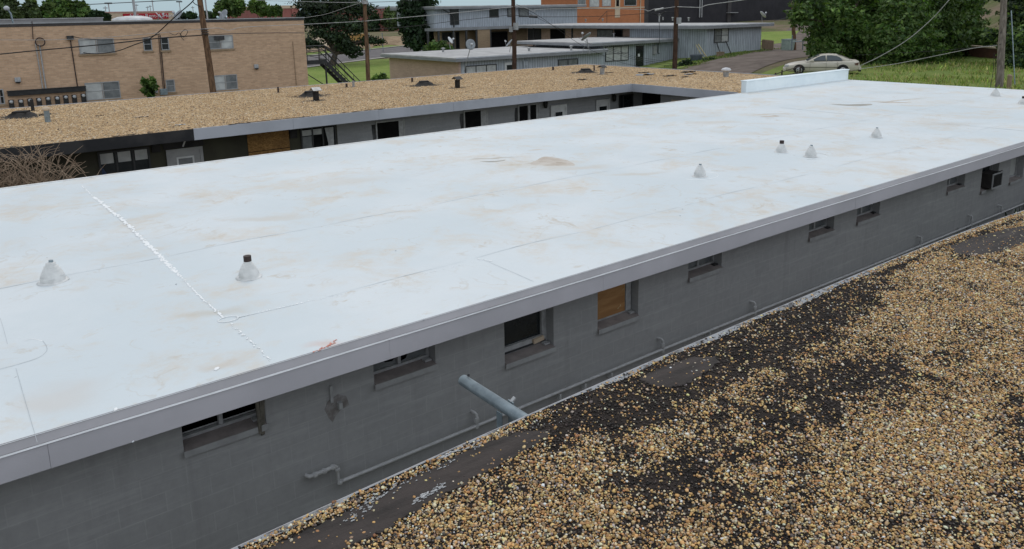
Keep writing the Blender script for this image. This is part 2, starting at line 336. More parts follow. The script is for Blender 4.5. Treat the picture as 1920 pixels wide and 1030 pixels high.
M_METERG = plain('meter_glass', (.42, .43, .44), (.3, .3, .31), 5, .2, .6)
M_STEELB = plain('black_steel', (.02, .02, .022), (.035, .035, .035), 5, .5)
M_DISH = plain('dish_grey', (.30, .32, .34), (.22, .235, .25), 3, .45)
M_DISHW = plain('dish_light', (.60, .61, .62), (.5, .5, .52), 3, .45)
M_VENTM = plain('vent_metal', (.40, .40, .40), (.25, .25, .25), 6, .45, .4, 0, 40, .3)
M_CARP = plain('champagne_car_paint', (.52, .475, .40), (.46, .42, .355), 1.5, .28, .5)
M_CARG = plain('car_glass', (.035, .05, .06), (.05, .065, .075), 1.5, .06, .6)
M_TYRE = plain('tyre_rubber', (.015, .015, .015), None, 6, .85)
M_RIM = plain('wheel_rim', (.42, .42, .42), (.3, .3, .3), 6, .3, .5, 0, 40, .6)
M_LAMPR = plain('tail_lamp', (.16, .09, .07), (.1, .05, .04), 6, .2)
M_BLACKP = plain('black_trim', (.02, .02, .02), None, 6, .6)
M_SIGN = plain('red_sign', (.40, .008, .02), (.34, .006, .016), 2, .5)
M_SAND = plain('beige_stucco', (.55, .44, .32), (.48, .38, .28), .5, .8)
M_YEL = plain('pale_timber', (.52, .44, .25), (.42, .35, .2), 4, .8)
M_WOOD = plain('fence_wood', (.30, .22, .155), (.2, .145, .1), 4, .85, stretch=(6, 6, .6))
def ground_mat():
    t = NT('ground_dirt_grass'); p = t.pos()
    c = t.mix(t.ramp(t.noise(p, .11, 6, .6), .4, .6), (.18, .135, .095), (.085, .105, .032))
    c = t.mix(t.ramp(t.noise(p, 1.3, 6, .7), .4, .68, 0, .6), c, (.21, .17, .11))
    return t.done(c, .95, t.bump(t.noise(p, 6, 5, .7), .6, .08), .1)
M_GROUND = ground_mat()
def lawn_mat(name, a, b, dry):
    t = NT(name); p = t.pos()
    c = t.mix(t.ramp(t.noise(p, .35, 5, .6), .35, .65), a, b)
    c = t.mix(t.ramp(t.noise(p, 1.1, 7, .7), .5, .72, 0, .6), c, dry)
    c = t.mix(t.ramp(t.noise(p, 9, 5, .7), .35, .65, 0, .5), c, tuple(k*.5 for k in a))
    return t.done(c, .95, t.bump(t.noise(p, 12, 4, .7), .8, .06), .1)
M_LAWN = lawn_mat('mown_lawn', (.19, .265, .06), (.25, .31, .08), (.31, .31, .12))
M_FIELD = lawn_mat('rough_grass', (.155, .215, .055), (.22, .265, .07), (.32, .29, .12))
M_ASPH = plain('asphalt', (.16, .145, .145), (.115, .105, .105), .6, .9, .2, .2, 15, world=True)
M_DIRT = plain('dirt_track', (.185, .15, .128), (.125, .10, .086), .8, .95, .1, .4, 8, world=True)
M_CONC = plain('concrete', (.42, .39, .35), (.33, .3, .27), .8, .9, world=True)
M_RUBBLE = plain('rubble_dirt', (.34, .25, .165), (.22, .155, .10), .25, .95, .1, .8, 2, world=True)
# ================================================================== SETTING: ground
def ground():
    xs = np.unique(np.concatenate([np.linspace(-3500, -60, 14), np.arange(-60, 160, 2.), np.linspace(160, 420, 40), np.linspace(420, 5000, 16)]))
    ys = np.unique(np.concatenate([np.linspace(-1500, -40, 10), np.arange(-40, 150, 2.), np.linspace(150, 420, 40), np.linspace(420, 5500, 18)]))
    X, Y = np.meshgrid(xs, ys); Z = terr(X, Y); n = len(xs)
    v = np.stack([X, Y, Z], -1).reshape(-1, 3); i, j = np.meshgrid(np.arange(n-1), np.arange(len(ys)-1)); a = (j*n+i).ravel()
    tag(fastmesh('ground', v, np.stack([a, a+1, a+n+1, a+n], 1), M_GROUND, org=Vector((0, 0, 0))), kind='structure')
ground()
def sheet(name, mat, poly_px=None, line=None, width=None, lift=.035, step=2., z0=None, poly=None, **kw):
    """a sheet draped on the terrain: polygon (world xy) or a centre line with widths"""
    if line is not None:
        P = catmull([(x, y, w_) for (x, y), w_ in zip(line, width)], 10); vs = []
        for i, p in enumerate(P):
            t = P[min(i+1, len(P)-1)][:2]-P[max(i-1, 0)][:2]; t /= np.linalg.norm(t); nn = np.array([-t[1], t[0]])
            for k in np.linspace(-.5, .5, 7):
                q = p[:2]+nn*p[2]*k; vs.append((q[0], q[1], terr(q[0], q[1])+lift))
        v = np.array(vs); a = np.array([[i*7+k for k in range(6)] for i in range(len(P)-1)]).ravel()
        f = np.stack([a, a+1, a+8, a+7], 1)
    else:
        pl = np.array(poly); x0, y0 = pl.min(0); x1, y1 = pl.max(0)
        bm = bmesh.new(); bm.faces.new([bm.verts.new((q[0], q[1], 0)) for q in pl])
        for k in np.arange(math.floor(x0/step)*step+step, x1, step): bmesh.ops.bisect_plane(bm, geom=bm.verts[:]+bm.edges[:]+bm.faces[:], plane_co=(k, 0, 0), plane_no=(1, 0, 0))
        for k in np.arange(math.floor(y0/step)*step+step, y1, step): bmesh.ops.bisect_plane(bm, geom=bm.verts[:]+bm.edges[:]+bm.faces[:], plane_co=(0, k, 0), plane_no=(0, 1, 0))
        for q in bm.verts: q.co.z = terr(q.co.x, q.co.y)+lift
        bmesh.ops.triangulate(bm, faces=bm.faces)
        me = bpy.data.meshes.new(name); bmesh.ops.recalc_face_normals(bm, faces=bm.faces); bm.to_mesh(me); bm.free(); me.materials.append(mat)
        o = bpy.data.objects.new(name, me); COL.objects.link(o); return tag(o, kind='structure')
    return tag(fastmesh(name, v, f, mat, org=Vector((0, 0, 0))), kind='structure')
gx = lambda x, y, z=-6.4: tuple(onZ(x, y, z)[:2])
# left: lawn, street, kerb, pavement and vacant lot
sheet('lawn', M_LAWN, poly=[(23.5, 50), (46, 60), (58, 101), (50, 104.2), (24, 97)], lift=.03)
A, B, C_ = np.array(gx(575, 115)), np.array(gx(716, 99)), np.array(gx(800, 91))
sd_ = (B-A)/np.linalg.norm(B-A); nrm_ = np.array([-sd_[1], sd_[0]])
st_line = [tuple(A-sd_*60), tuple(A), tuple(B), tuple(B+sd_*70)]
sheet('street', M_ASPH, line=st_line, width=[15, 15, 15, 15], lift=.05)
off = lambda d: [tuple(np.array(q)+nrm_*d) for q in st_line]
sheet('kerb', M_CONC, line=off(7.9), width=[.9]*4, lift=.16)
sheet('verge', M_FIELD, line=off(11.2), width=[5.6]*4, lift=.07)
sheet('pavement', M_CONC, line=off(-8.4), width=[1.2]*4, lift=.1)
sheet('vacant_lot', M_RUBBLE, line=off(38), width=[46]*4, lift=.09)
sheet('far_road', M_ASPH, line=off(72), width=[18]*4, lift=.12)
# right: dirt track past the motel, gravel patch, field
sheet('dirt_track', M_DIRT, line=[(36, 34), (46, 38.5), (60, 43.5), (75, 47), (96, 58), (125, 74), (160, 88)], width=[9, 8.5, 8, 8, 9, 11, 14], lift=.04)
sheet('field', M_FIELD, poly=[(33, 4), (60, 0), (70, 12), (74, 34), (60, 38), (46, 33.2), (36, 28), (33, 22)], lift=.03)
sheet('lawn', M_LAWN, poly=[(84, 58), (92, 59.5), (118, 74), (112, 84), (90, 76)], lift=.045)
sheet('verge', M_FIELD, poly=[(50, 46), (60, 48.5), (80, 53.0), (79, 56), (52, 56)], lift=.03)
# far ridge on the horizon
hb = MB(); hp = []
for i, a in enumerate(np.linspace(R(36), R(100), 60)):
    d = 3200; h = 22+9*math.sin(i*.7)+7*math.sin(i*.31+1); hp.append((d*math.cos(a), d*math.sin(a), h))
n_ = len(hp); hb.add([(x, y, -8) for x, y, z in hp]+[(x*1.03, y*1.03, z-4) for x, y, z in hp]+[(x*1.2, y*1.2, -8) for x, y, z in hp],
    [(i, i+1, n_+i+1, n_+i) for i in range(n_-1)]+[(n_+i, n_+i+1, 2*n_+i+1, 2*n_+i) for i in range(n_-1)])
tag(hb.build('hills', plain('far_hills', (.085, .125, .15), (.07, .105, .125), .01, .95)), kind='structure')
# ================================================================== WHITE ROOFED BUILDING
YW, XL, XR, YE, YB = 7.1, -6., 32.2, 6.66, 17.7
wb = thing('white_roofed_building', 'long low grey block building with broad white membrane roof', 'building', (XL, YW, -6.4))
b = MB(); nx, ny = 90, 30                # roof sheet with a slight real sag between joists
gxs, gys = np.linspace(XL, XR, nx), np.linspace(YE, YB, ny)
def sag(x, y):
    e = min(1., (y-YE)/.8, (YB-y)/.8)
    return e*(.012*math.sin(x*1.3)*math.sin(y*.9)+.008*math.sin(x*2.9+y))
b.add([(x, y, ZR+sag(x, y)) for y in gys for x in gxs], [(j*nx+i, j*nx+i+1, (j+1)*nx+i+1, (j+1)*nx+i) for j in range(ny-1) for i in range(nx-1)], True)
roof = b.build('roof', M_WROOF, wb)
b = MB().box((XL, YE+.05, -3.46), (XR-.05, YB-.02, ZR-.06)); b.build('roof_deck', M_FASC, wb)
def wavy(prof, x0, x1, amp):
    b = MB(); xs = np.arange(x0, x1, .35); n = len(prof); g = random.Random(4); vs = []
    for x in xs: dy, dz = amp*(math.sin(x*.9)+.6*math.sin(x*2.3+1)+g.uniform(-.5, .5)), amp*.8*(math.sin(x*1.3+2)+g.uniform(-.5, .5)); vs += [(x, p[0]+dy*(p[0] < YE-.035), p[1]+dz*(p[0] < YE-.035)) for p in prof]
    b.add(vs, [(i*n+k, i*n+(k+1) % n, (i+1)*n+(k+1) % n, (i+1)*n+k) for i in range(len(xs)-1) for k in range(n)]); return b
# sloped edge metal, drip hem and fascia boards
wavy([(YE+.012, ZR+.006), (YE-.04, ZR-.066), (YE-.03, ZR-.072), (YE+.04, ZR-.02)], XL, XR+.03, .0035).build('edge_metal', M_EDGE, wb)
wavy([(YE-.046, ZR-.072), (YE-.05, ZR-.082), (YE-.03, ZR-.088), (YE-.03, ZR-.071)], XL, XR+.03, .0025).build('drip_hem', M_HEM, wb)
b = MB(); x = onY(727, 640, YE)[0]-3.05*4
while x < XR:
    o_ = random.uniform(-.003, .003); b.box((max(x, XL)+.001, YE-.035+o_, -3.478+random.uniform(-.003, .003)), (min(x+3.05, XR)-.001, YE+.01, ZR-.0885)); x += 3.05
b.build('fascia', M_FASC, wb)
MB().box((XL, YE+.01, -3.474), (XR-.05, YW+.2, -3.468)).build('soffit', M_FASC, wb)
MB().extr([(XR-.02, ZR+.006), (XR+.045, ZR-.02), (XR+.045, -3.47), (XR-.02, -3.47)], YE-.03, YB, ax=1).build('end_fascia', M_HEM, wb)
MB().extr([(YB-.03, ZR+.012), (YB+.05, ZR+.012), (YB+.05, -3.46), (YB-.03, -3.46)], XL, XR).build('rear_edge', M_BOOT, wb)
# rear parapet, butting the neighbouring gravel roof
pb = MB(); pb.box((24.86, YB-.02, ZR-.02), (XR-.02, YB+.22, -2.76)); pb.box((24.84, YB-.05, -2.76), (XR, YB+.25, -2.72))
pb.build('parapet', plain('fresh_white_coating', (.84, .90, .92), (.76, .83, .86), 1.2, .5, .35, .1, 12), wb, .012)
# walls with openings
OPEN = [(1.48, 2.27, -3.96, 'louvre'), (3.48, 4.27, -3.94, 'broken'), (5.27, 6.07, -4.26, 'tall'), (6.86, 7.66, -4.25, 'ply'), (8.74, 9.54, -3.95, 'grey'),
        (11.97, 12.79, -3.97, 'grey'), (13.58, 14.43, -3.98, 'grey'), (17.32, 18.2, -3.99, 'grey'), (19.1, 20.05, -4.26, 'ac'), (20.75, 21.6, -4.3, 'plain')]
b = MB(); px = XL+.02; zt, zb_ = -3.476, -6.6
for x0, x1, zs, k in OPEN:
    b.box((px, YW, zb_), (x0, YW+.2, zt)); b.box((x0, YW, zb_), (x1, YW+.2, zs-.02)); px = x1
b.box((px, YW, zb_), (XR-.3, YW+.2, zt)); b.build('wall', M_BLOCK, wb)
b = MB().box((XR-.5, YW+.2, zb_), (XR-.3, YB-.5, zt)); b.build('end_wall', M_BLOCKX, wb); MB().box((XL+.02, YW+.2, zb_), (XL+.2, YB-.5, zt)).build('end_wall', M_BLOCKX, wb)
MB().box((XL+.02, YB-.5, zb_), (XR-.3, YB-.3, zt)).build('rear_wall', M_BLOCK, wb)
MB().box((XL+.2, YW+1.6, zb_), (XR-.5, YW+1.62, zt)).build('dark_backing', M_BLACK, wb)  # near-black sheet added behind the windows to keep the rooms dark
def rect_frame(b, x0, x1, z0, z1, y0, y1, w_):
    b.box((x0, y0, z0), (x0+w_, y1, z1)); b.box((x1-w_, y0, z0), (x1, y1, z1)); b.box((x0+w_, y0, z0), (x1-w_, y1, z0+w_)); b.box((x0+w_, y0, z1-w_), (x1-w_, y1, z1))
for x0, x1, zs, k in OPEN:
    yf = YW+.14; zi = zs+.015; zh = -3.48
    b = MB(); rect_frame(b, x0+.003, x1-.003, zi, zh, yf, yf+.05, .03)
    if k in ('louvre', 'broken', 'grey'): b.box(((x0+x1)/2-.02, yf-.004, zi+.035), ((x0+x1)/2+.02, yf+.046, zh-.035))
    if k == 'tall': b.box((x0+.038, yf-.012, zi+.035), (x1-.038, yf+.04, zi+.105)); b.box((x1-.09, yf-.008, zi+.105), (x1-.038, yf+.045, zh-.035))
    if k == 'ply': b.box((x1-.14, yf-.03, zi+.035), (x1-.038, yf+.045, zh-.035))
    wn = b.build('window', M_FRAME, wb)
    # sloped sill
    MB().extr([(YW-.035, zs-.075), (YW-.035, zs-.015), (YW+.14, zi), (YW+.14, zs-.075)], x0+.004, x1-.004).build('sill', M_SILL, wn)
    MB().box((x0-.01, YW-.042, zs-.078), (x1+.01, YW-.037, zs-.014)).build('sill_edge', M_SILLF, wn)
    ym = yf+.03
    if k == 'grey': MB().box((x0+.038, ym, zi+.035), (x1-.038, ym+.006, zh-.03)).build('pane', M_GLASSG, wn)
    elif k == 'tall':
        MB().box((x0+.038, ym, zi+.105), (x1-.09, ym+.006, zh-.03)).build('pane', M_GLASSD, wn)
        MB().obox((x1-.17, yf-.03, zi+.07), (.085, 0, .008), (0, .018, 0), (-.004, 0, .028)).build('latch_plate', M_SAND, wn)
        MB().obox(((x0+x1)/2, yf-.012, zi+.03), (.36, 0, 0), (0, .01, 0), (0, 0, .012)).build('rail_gap', M_FRAMED, wn)
    elif k == 'ply':
        MB().box((x0+.006, yf-.02, zi+.036), (x1-.15, yf-.004, zh-.01)).build('boarding', M_PLY, wn, label='brown plywood boarding the window')
        MB().box((x0+.006, yf-.026, zh-.2), (x1-.15, yf-.021, zh-.185)).build('board_joint', M_BLACK, wn)
        b = MB()
        for sx, sz, l in ((.19, .36, .02), (.24, .12, .035), (.28, .10, .02)): b.tube([(x1-sx-.02, yf-.022, zi+sz), (x1-sx, yf-.024, zi+sz+l*.3), (x1-sx+.005, yf-.022, zi+sz+l)], .004, 5)
        b.build('splinter', M_YEL, wn)
    elif k == 'ac': MB().box((x0+.038, ym+.02, zi+.035), (x1-.038, ym+.026, zh-.03)).build('pane', M_GLASSD, wn)
    elif k == 'plain': MB().box((x0+.038, ym, zi+.035), (x1-.038, ym+.006, zh-.03)).build('pane', M_GLASSB, wn)
    elif k == 'broken':
        b = MB()
        for z in np.arange(zi+.05, zh, .032): b.obox(((x0+x1)/2, yf+.12, z), ((x1-x0)/2-.03, 0, 0), (0, .011, .006), (0, .0006, .0015))
        b.build('blind', M_FRAMED, wn)
        xm = (x0+x1)/2; b = MB()
        def shard(pts):
            nn = len(pts); b.add([(q[0], ym, q[1]) for q in pts]+[(q[0], ym+.004, q[1]) for q in pts], [tuple(range(nn))[::-1], tuple(range(nn, 2*nn))]+[(i, (i+1) % nn, nn+(i+1) % nn, nn+i) for i in range(nn)])
        shard([(x0+.036, zi+.035), (xm-.02, zi+.035), (xm-.03, zi+.11), (xm-.07, zi+.075), (xm-.16, zi+.085), (xm-.24, zi+.15), (x0+.036, zi+.26)])
        shard([(xm-.02, zi+.2), (xm-.05, zi+.24), (xm-.06, zi+.4), (xm-.02, zh-.03)])
        shard([(xm+.02, zi+.035), (x1-.036, zi+.035), (x1-.036, zi+.33), (x1-.1, zi+.24), (x1-.17, zi+.18), (x1-.2, zi+.13), (x1-.25, zi+.14), (x1-.29, zi+.06)])
        b.build('broken_pane', M_GLASSG, wn, label='jagged broken glass left in the frame')
    elif k == 'louvre':
        b = MB()
        for i, (dx, w_) in enumerate(((.03, .016), (.055, .01), (.085, .014))):
            b.obox((x1-dx, YW-.02-.012*i, zi+.12+.02*i), (w_, .004, 0), (-.003, .008, 0), (.02-.012*i, 0, .26))
        b.build('loose_trim', plain('split_grey_trim', (.17, .155, .13), (.07, .065, .055), 9), wn, label='splintered loose trim hanging off the frame')
        MB().box((x0+.036, ym+.02, zi+.035), (x1-.036, ym+.024, zi+.05)).build('track', M_FRAME, wn)
    MB().box((x1-.11, YW+.05, zi-.01), (x1-.02, YW+.12, zi+.012)).build('bracket', M_FRAMED if k == 'grey' else M_FRAME, wn)
# conduit stub, mounting bracket of a removed lamp
c = onY(627, 765, YW); b = MB(); poly = [(-.11, .02), (-.07, .1), (.05, .14), (.14, .09), (.17, -.02), (.06, -.05), (.0, -.1), (-.03, -.16), (-.07, -.09)]
b.add([(c[0]+p, YW-.004, c[2]+q) for p, q in poly]+[(c[0]+p, YW+.01, c[2]+q) for p, q in poly], [tuple(range(9)), tuple(range(9, 18))]+[(i, (i+1) % 9, 9+(i+1) % 9, 9+i) for i in range(9)])
lb = thing('lamp_bracket', 'torn bracket and dark patch of a removed lamp on the grey block wall', 'bracket', c)
b.build('scar', plain('old_paint_scar', (.17, .155, .15), (.26, .25, .25), 14), lb)
MB().box((c[0]-.045, YW-.03, c[2]+.08), (c[0]-.015, YW-.006, c[2]+.27)).build('strap', M_FRAME, lb)
MB().box((c[0]+.03, YW-.06, c[2]-.01), (c[0]+.07, YW-.006, c[2]+.06)).build('box', M_SILLF, lb)
# roof surface marks: sealant seam, patches
def splat(b, c, r_, z, n=9, st=1., an=0.):
    ph = random.random()*6; base = len(b.v); pts = []
    for k in range(n):
        a = 2*math.pi*k/n; q = r_*random.uniform(.55, 1.2); u_, v_ = q*math.cos(a)*st, q*math.sin(a)
        pts.append((c[0]+u_*math.cos(an)-v_*math.sin(an), c[1]+u_*math.sin(an)+v_*math.cos(an), z))
    m_ = len(pts); top = [(c[0]+(p[0]-c[0])*.8, c[1]+(p[1]-c[1])*.8, z+.004) for p in pts]
    b.add(pts+top, [(i, (i+1) % m_, m_+(i+1) % m_, m_+i) for i in range(m_)]+[tuple(range(m_, 2*m_))])
def seam(px, r0, r1, dens, jit, nm='seam_sealant', gaps=.0, mat=None):
    P = [onZ(x, y, ZR) for x, y in px]; b = MB()
    for p, q in zip(P[:-1], P[1:]):
        d = q-p; L = np.linalg.norm(d); an = math.atan2(d[1], d[0]); t = 0
        while t < L:
            if random.random() > gaps:
                c = p+d*t/L+np.array([random.gauss(0, jit), random.gauss(0, jit), 0]); splat(b, c, random.uniform(r0, r1), ZR+sag(c[0], c[1])+.003, 8, random.uniform(1, 2.6), an+random.gauss(0, .3))
            t += dens*random.uniform(.5, 1.5)
    return b.build(nm, mat or M_CAULK, wb)
seam([(152, 347), (175, 370)], .01, .02, .06, .006, gaps=.2)
seam([(175, 370), (232, 415), (300, 480), (330, 510)], .010, .028, .020, .014)
seam([(330, 510), (372, 555), (420, 598)], .006, .016, .022, .007, gaps=.08)
seam([(432, 610), (470, 642), (508, 678)], .005, .013, .028, .009, gaps=.25)
seam([(445, 597), (520, 577), (570, 566)], .004, .009, .03, .004, gaps=.2)
seam([(556, 568), (580, 563)], .01, .016, .05, .006)
seam([(580, 563), (640, 551), (760, 523), (905, 487)], .004, .007, .05, .003, gaps=.35)
seam([(898, 487), (925, 490)], .014, .022, .05, .01)
def strip(px, wd, nm, mat):
    P = catmull([onZ(x, y, ZR) for x, y in px], 5); b = MB(); vs = []
    for i, p in enumerate(P):
        t = P[min(i+1, len(P)-1)]-P[max(i-1, 0)]; t /= np.linalg.norm(t); n2 = np.array([-t[1], t[0], 0])*wd/2; z = np.array([0, 0, .0025+sag(p[0], p[1])])
        vs += [p-n2+z, p+n2+z]
    b.add(vs, [(2*i, 2*i+1, 2*i+3, 2*i+2) for i in range(len(P)-1)]); return b.build(nm, mat, wb)
strip([(-20, 698), (0, 694), (40, 683), (72, 672), (87, 660), (87, 650), (80, 640)], .006, 'patch_edge', M_SEAM)
strip([(80, 640), (60, 636), (45, 640)], .008, 'patch_edge', M_CAULK)
strip([(0, 596), (6, 615), (14, 646)], .003, 'patch_edge', M_SEAM)
strip([(30, 692), (45, 745), (70, 830)], .003, 'patch_edge', M_SEAM)
strip([(905, 487), (960, 510), (1000, 528)], .005, 'patch_edge', M_SEAM)
M_LAP = plain('membrane_lap', (.625, .67, .69), (.69, .725, .74), 3, .5, world=True)
def lap(x0, y0, x1, y1, wd=.035):
    n = int(max(abs(x1-x0), abs(y1-y0))/.35)+1; b = MB(); vs = []
    for i in range(n+1):
        x, y = x0+(x1-x0)*i/n, y0+(y1-y0)*i/n; u_, v_ = (0, wd/2) if abs(x1-x0) > abs(y1-y0) else (wd/2, 0); z = ZR+sag(x, y)+.0022+.0008*math.sin(i*1.3); vs += [(x-u_, y-v_, z), (x+u_, y+v_, z)]
    b.add(vs, [(2*i, 2*i+1, 2*i+3, 2*i+2) for i in range(n)]); b.build('lap_seam', M_LAP, wb)
lap(2.35, 8.02, 31, 8.06, .02); lap(-5, 10.9, 31.5, 10.95, .025); lap(21.8, 6.9, 21.8, 14.2, .03)
b = MB(); c = onZ(428, 601, ZR); b.tube([(c[0]+.105*math.cos(a), c[1]+.075*math.sin(a), ZR+sag(c[0], c[1])+.006) for a in np.linspace(0, 6.283, 25)], .005, 5); b.build('sealant_ring', M_CAULK, wb)
b = MB(); c = onZ(1312, 330, ZR); b.tube([(c[0]+.42*math.cos(a), c[1]+.30*math.sin(a), ZR+sag(c[0], c[1])+.001) for a in np.linspace(3.2, 7.2, 25)], .006, 5)
c = onZ(1520, 294, ZR); b.tube([(c[0]+.42*math.cos(a), c[1]+.3*math.sin(a), ZR+sag(c[0], c[1])+.001) for a in np.linspace(3.6, 7.0, 25)], .006, 5); b.build('patch_edge', M_CAULK, wb)
seam([(588, 660), (605, 655), (622, 646), (632, 637)], .004, .012, .016, .012, 'paint_mark', .1, M_RED)
for x, y, s in ((407, 692, .03), (217, 768, .02), (330, 534, .012), (795, 600, .012), (742, 470, .014), (1275, 405, .012), (1280, 392, .012), (250, 830, .01)):
    c = onZ(x, y, ZR); b = MB(); splat(b, c, s, ZR+sag(c[0], c[1])+.004, 6, 1.6, 1); b.build('debris_chip', M_CAULK if s > .015 else M_SEAM, wb)
M_STAIN = plain('silt_stain', (.47, .40, .335), (.58, .53, .475), 3.2, .6, .3, world=True)
M_STAIND = plain('damp_stain', (.27, .25, .21), (.40, .37, .32), 3.2, .45, .4, world=True)
def stain(px, mat):
    P = [onZ(x, y, ZR) for x, y in px]; n = len(P); b = MB(); P = catmull(P+[P[0]], 4)[:-1]; n = len(P); c = sum(P)/n
    b.add([(p[0], p[1], ZR+sag(p[0], p[1])+.001) for p in P]+[(c[0]+(p[0]-c[0])*.8, c[1]+(p[1]-c[1])*.8, ZR+sag(c[0]+(p[0]-c[0])*.8, c[1]+(p[1]-c[1])*.8)+.003) for p in P]+[(c[0], c[1], ZR+sag(c[0], c[1])+.004)],
        [(i, (i+1) % n, n+(i+1) % n, n+i) for i in range(n)]+[(n+i, n+(i+1) % n, 2*n) for i in range(n)]); b.build('stain', mat, wb)
stain([(978, 307), (995, 304), (1010, 297), (1022, 293.5), (1045, 296), (1066, 301), (1078, 308), (1066, 310.5), (1035, 310), (1000, 309)], M_STAIN)
stain([(1022, 300), (1040, 297), (1060, 301), (1072, 307), (1050, 308), (1030, 306)], plain('silt_core', (.38, .315, .25), (.48, .41, .34), 5, .6, world=True))
stain([(898, 303), (915, 303.2), (935, 301.5), (951, 299), (940, 302), (918, 304.6)], M_STAIND)
stain([(1554, 196), (1580, 197), (1610, 196), (1632, 195), (1634, 197.5), (1612, 199.5), (1588, 199)], M_STAIND)
stain([(1640, 192.5), (1665, 190), (1690, 191), (1712, 192), (1685, 192.6), (1660, 192)], M_STAIN)
stain([(1425, 219.5), (1440, 218), (1452, 216), (1462, 218), (1450, 220), (1436, 220.3)], M_STAIN)
# vents on the white roof
VL = ['white cone roof vent left of the long sealant seam', 'white cone roof vent with a dark open pipe right of the seam', 'low white cone roof vent standing alone mid roof, inside an arc of sealant',
      'white cone roof vent with a dark open pipe, beside a plain cone', 'plain white cone roof vent nearest the pair with a dark pipe', 'small white cone roof vent alone beyond the pair',
      'farthest white cone roof vent near the right end of the roof', 'dark topped roof vent at the right edge of the photo']
for i, (x, y, wd, ht, pipe) in enumerate(((100, 528, .30, .27, 0), (467, 518, .27, .24, 1), (1312, 331, .25, .24, 0), (1465, 286, .26, .22, 1), (1520, 295, .26, .25, 0), (1643, 257, .26, .24, 0), (1866, 181, .32, .26, 0), (1918, 195, .3, .2, 1))):
    c = onZ(x, y, ZR); c[2] += sag(c[0], c[1])
    wd *= .92; ht *= .92; t_ = thing('roof_vent', VL[i], 'roof vent', c, 'vent boots on the white roof'); r_ = wd/2; pr = [(r_, 0.), (r_*1.0, ht*.20)]
    for k in range(5):
        a = .20+.158*k; q = r_*(1-.78*(k/5)**1.35); pr += [(q, ht*a+.004), (q*.955, ht*(a+.125)), (r_*(1-.78*((k+.6)/5)**1.35), ht*(a+.135))]
    pr += [(r_*.22, ht), (r_*.17, ht*1.02)]
    MB().lathe(pr, c, 22, .025).build('boot', M_BOOT, t_)
    b = MB().lathe([(r_*1.28, .0), (r_*1.27, .007), (r_*.98, .014)], c, 22, .05); b.build('flange', M_BOOT, t_)
    if pipe: MB().tube([c+np.array([0, 0, ht*.9]), c+np.array([0, 0, ht+.06])], .048, 14).build('pipe', M_RUST, t_)
    else: MB().tube([c+np.array([.005, 0, ht*.95]), c+np.array([.008, 0, ht+.025])], .026, 10).build('pipe', M_GALV, t_)
# gas line along the wall
gp = thing('gas_pipe', 'painted grey gas pipe running low along the block wall', 'pipe', (2.93, 7.02, -4.9))
zp = lambda x: -4.90-.005*(x-3)
b = MB(); b.tube([(2.62, 7.075, -4.70), (2.64, 7.03, -4.705), (2.70, 7.02, -4.70), (2.92, 7.02, -4.695)], .023, 10)
b.tube([(2.92, 7.02, -4.695), (2.945, 7.02, -4.71), (2.945, 7.02, zp(3)+.03), (2.955, 7.02, zp(3)), (3.0, 7.02, zp(3))], .02, 10)
b.tube([(3.0, 7.02, zp(3)), (8, 7.02, zp(8)+.02), (14, 7.02, zp(14)), (30, 7.02, zp(30))], .021, 10)
b.build('main_pipe', M_PIPE, gp)
for q in ((2.70, 7.02, -4.70), (2.80, 7.02, -4.70), (2.9, 7.02, -4.695), (2.945, 7.02, -4.74), (2.965, 7.02, zp(3))):
    MB().lathe([(.03, -.018), (.033, -.01), (.033, .01), (.03, .018)], q, 12).build('fitting', M_PIPE, gp)
for x_, y_, hh in ((893, 770, .16), (1243, 628, .16), (1416, 565, .17), (1728, 443, .17), (1822, 412, .2), (1878, 390, .16)):
    X_ = onY(x_, y_, 7.02)[0]; z_ = zp(X_)
    b = MB().tube([(X_, 7.02, z_), (X_, 7.02, z_+hh), (X_-.015, 7.03, z_+hh+.02), (X_-.02, 7.1, z_+hh+.02)], .02, 8)
    b.lathe([(.03, -.03), (.033, 0), (.03, .03)], (X_, 7.02, z_+hh*.55), 10); b.lathe([(.028, -.02), (.03, 0), (.028, .02)], (X_, 7.02, z_), 10); b.build('riser', M_PIPE, gp)
for x_ in (6.1, 6.55, 7.05, 9.2, 13.0, 16.2, 18.6, 21.0):
    MB().box((x_-.012, 7.0, zp(x_)-.1), (x_+.012, 7.098, zp(x_)-.02)).build('clip', M_PIPE, gp)
for x_ in (6.2, 8.9, 12.3, 15.8): MB().tube([(x_, 7.02, zp(x_)+.02), (x_, 7.02, zp(x_)+.06)], .006, 6).build('stud', M_PIPE, gp)
# window air conditioner
ac = thing('window_air_conditioner', 'old boxy air conditioner hanging out of a window under the eave', 'air conditioner', (19.55, 7.0, -4.25))
MB().box((19.33, 6.96, -4.235), (19.86, 7.26, -3.895)).build('case', plain('ac_case_dark', (.05, .045, .042), (.035, .03, .03), 6), ac, .01)
b = MB(); rect_frame(b, 19.32, 19.87, -4.245, -3.885, 6.935, 6.958, .028); b.build('front_frame', M_SILLF, ac)
b = MB()
for z in np.arange(-4.2, -3.85, .03): b.box((19.352, 6.94, z), (19.838, 6.956, z+.012))
b.build('grille', M_BLACKP, ac)
# ================================================================== FOREGROUND GRAVEL ROOF
EY = 3.638
def ey(x): return EY-.0055*np.clip(5-x, 0, 6.5)**2-.0085*np.clip(x-7.2, 0, 4.5)**2
EX = [-9]+list(np.arange(-1.5, 12.01, .5))+[34]
fb = thing('gravel_roofed_building', 'near building with dark tar roof under brown pebble gravel', 'building', (0, EY-.15, -6.4))
MB().prism([(-9, -12), (34, -12)]+[(x, float(ey(x))) for x in EX[::-1]], ZG-.14, ZG-.003).build('roof', M_TAR, fb)
MB().box((-8.8, -11.8, -6.6), (33.8, EY-.35, ZG-.14)).build('wall', M_BLOCK, fb)
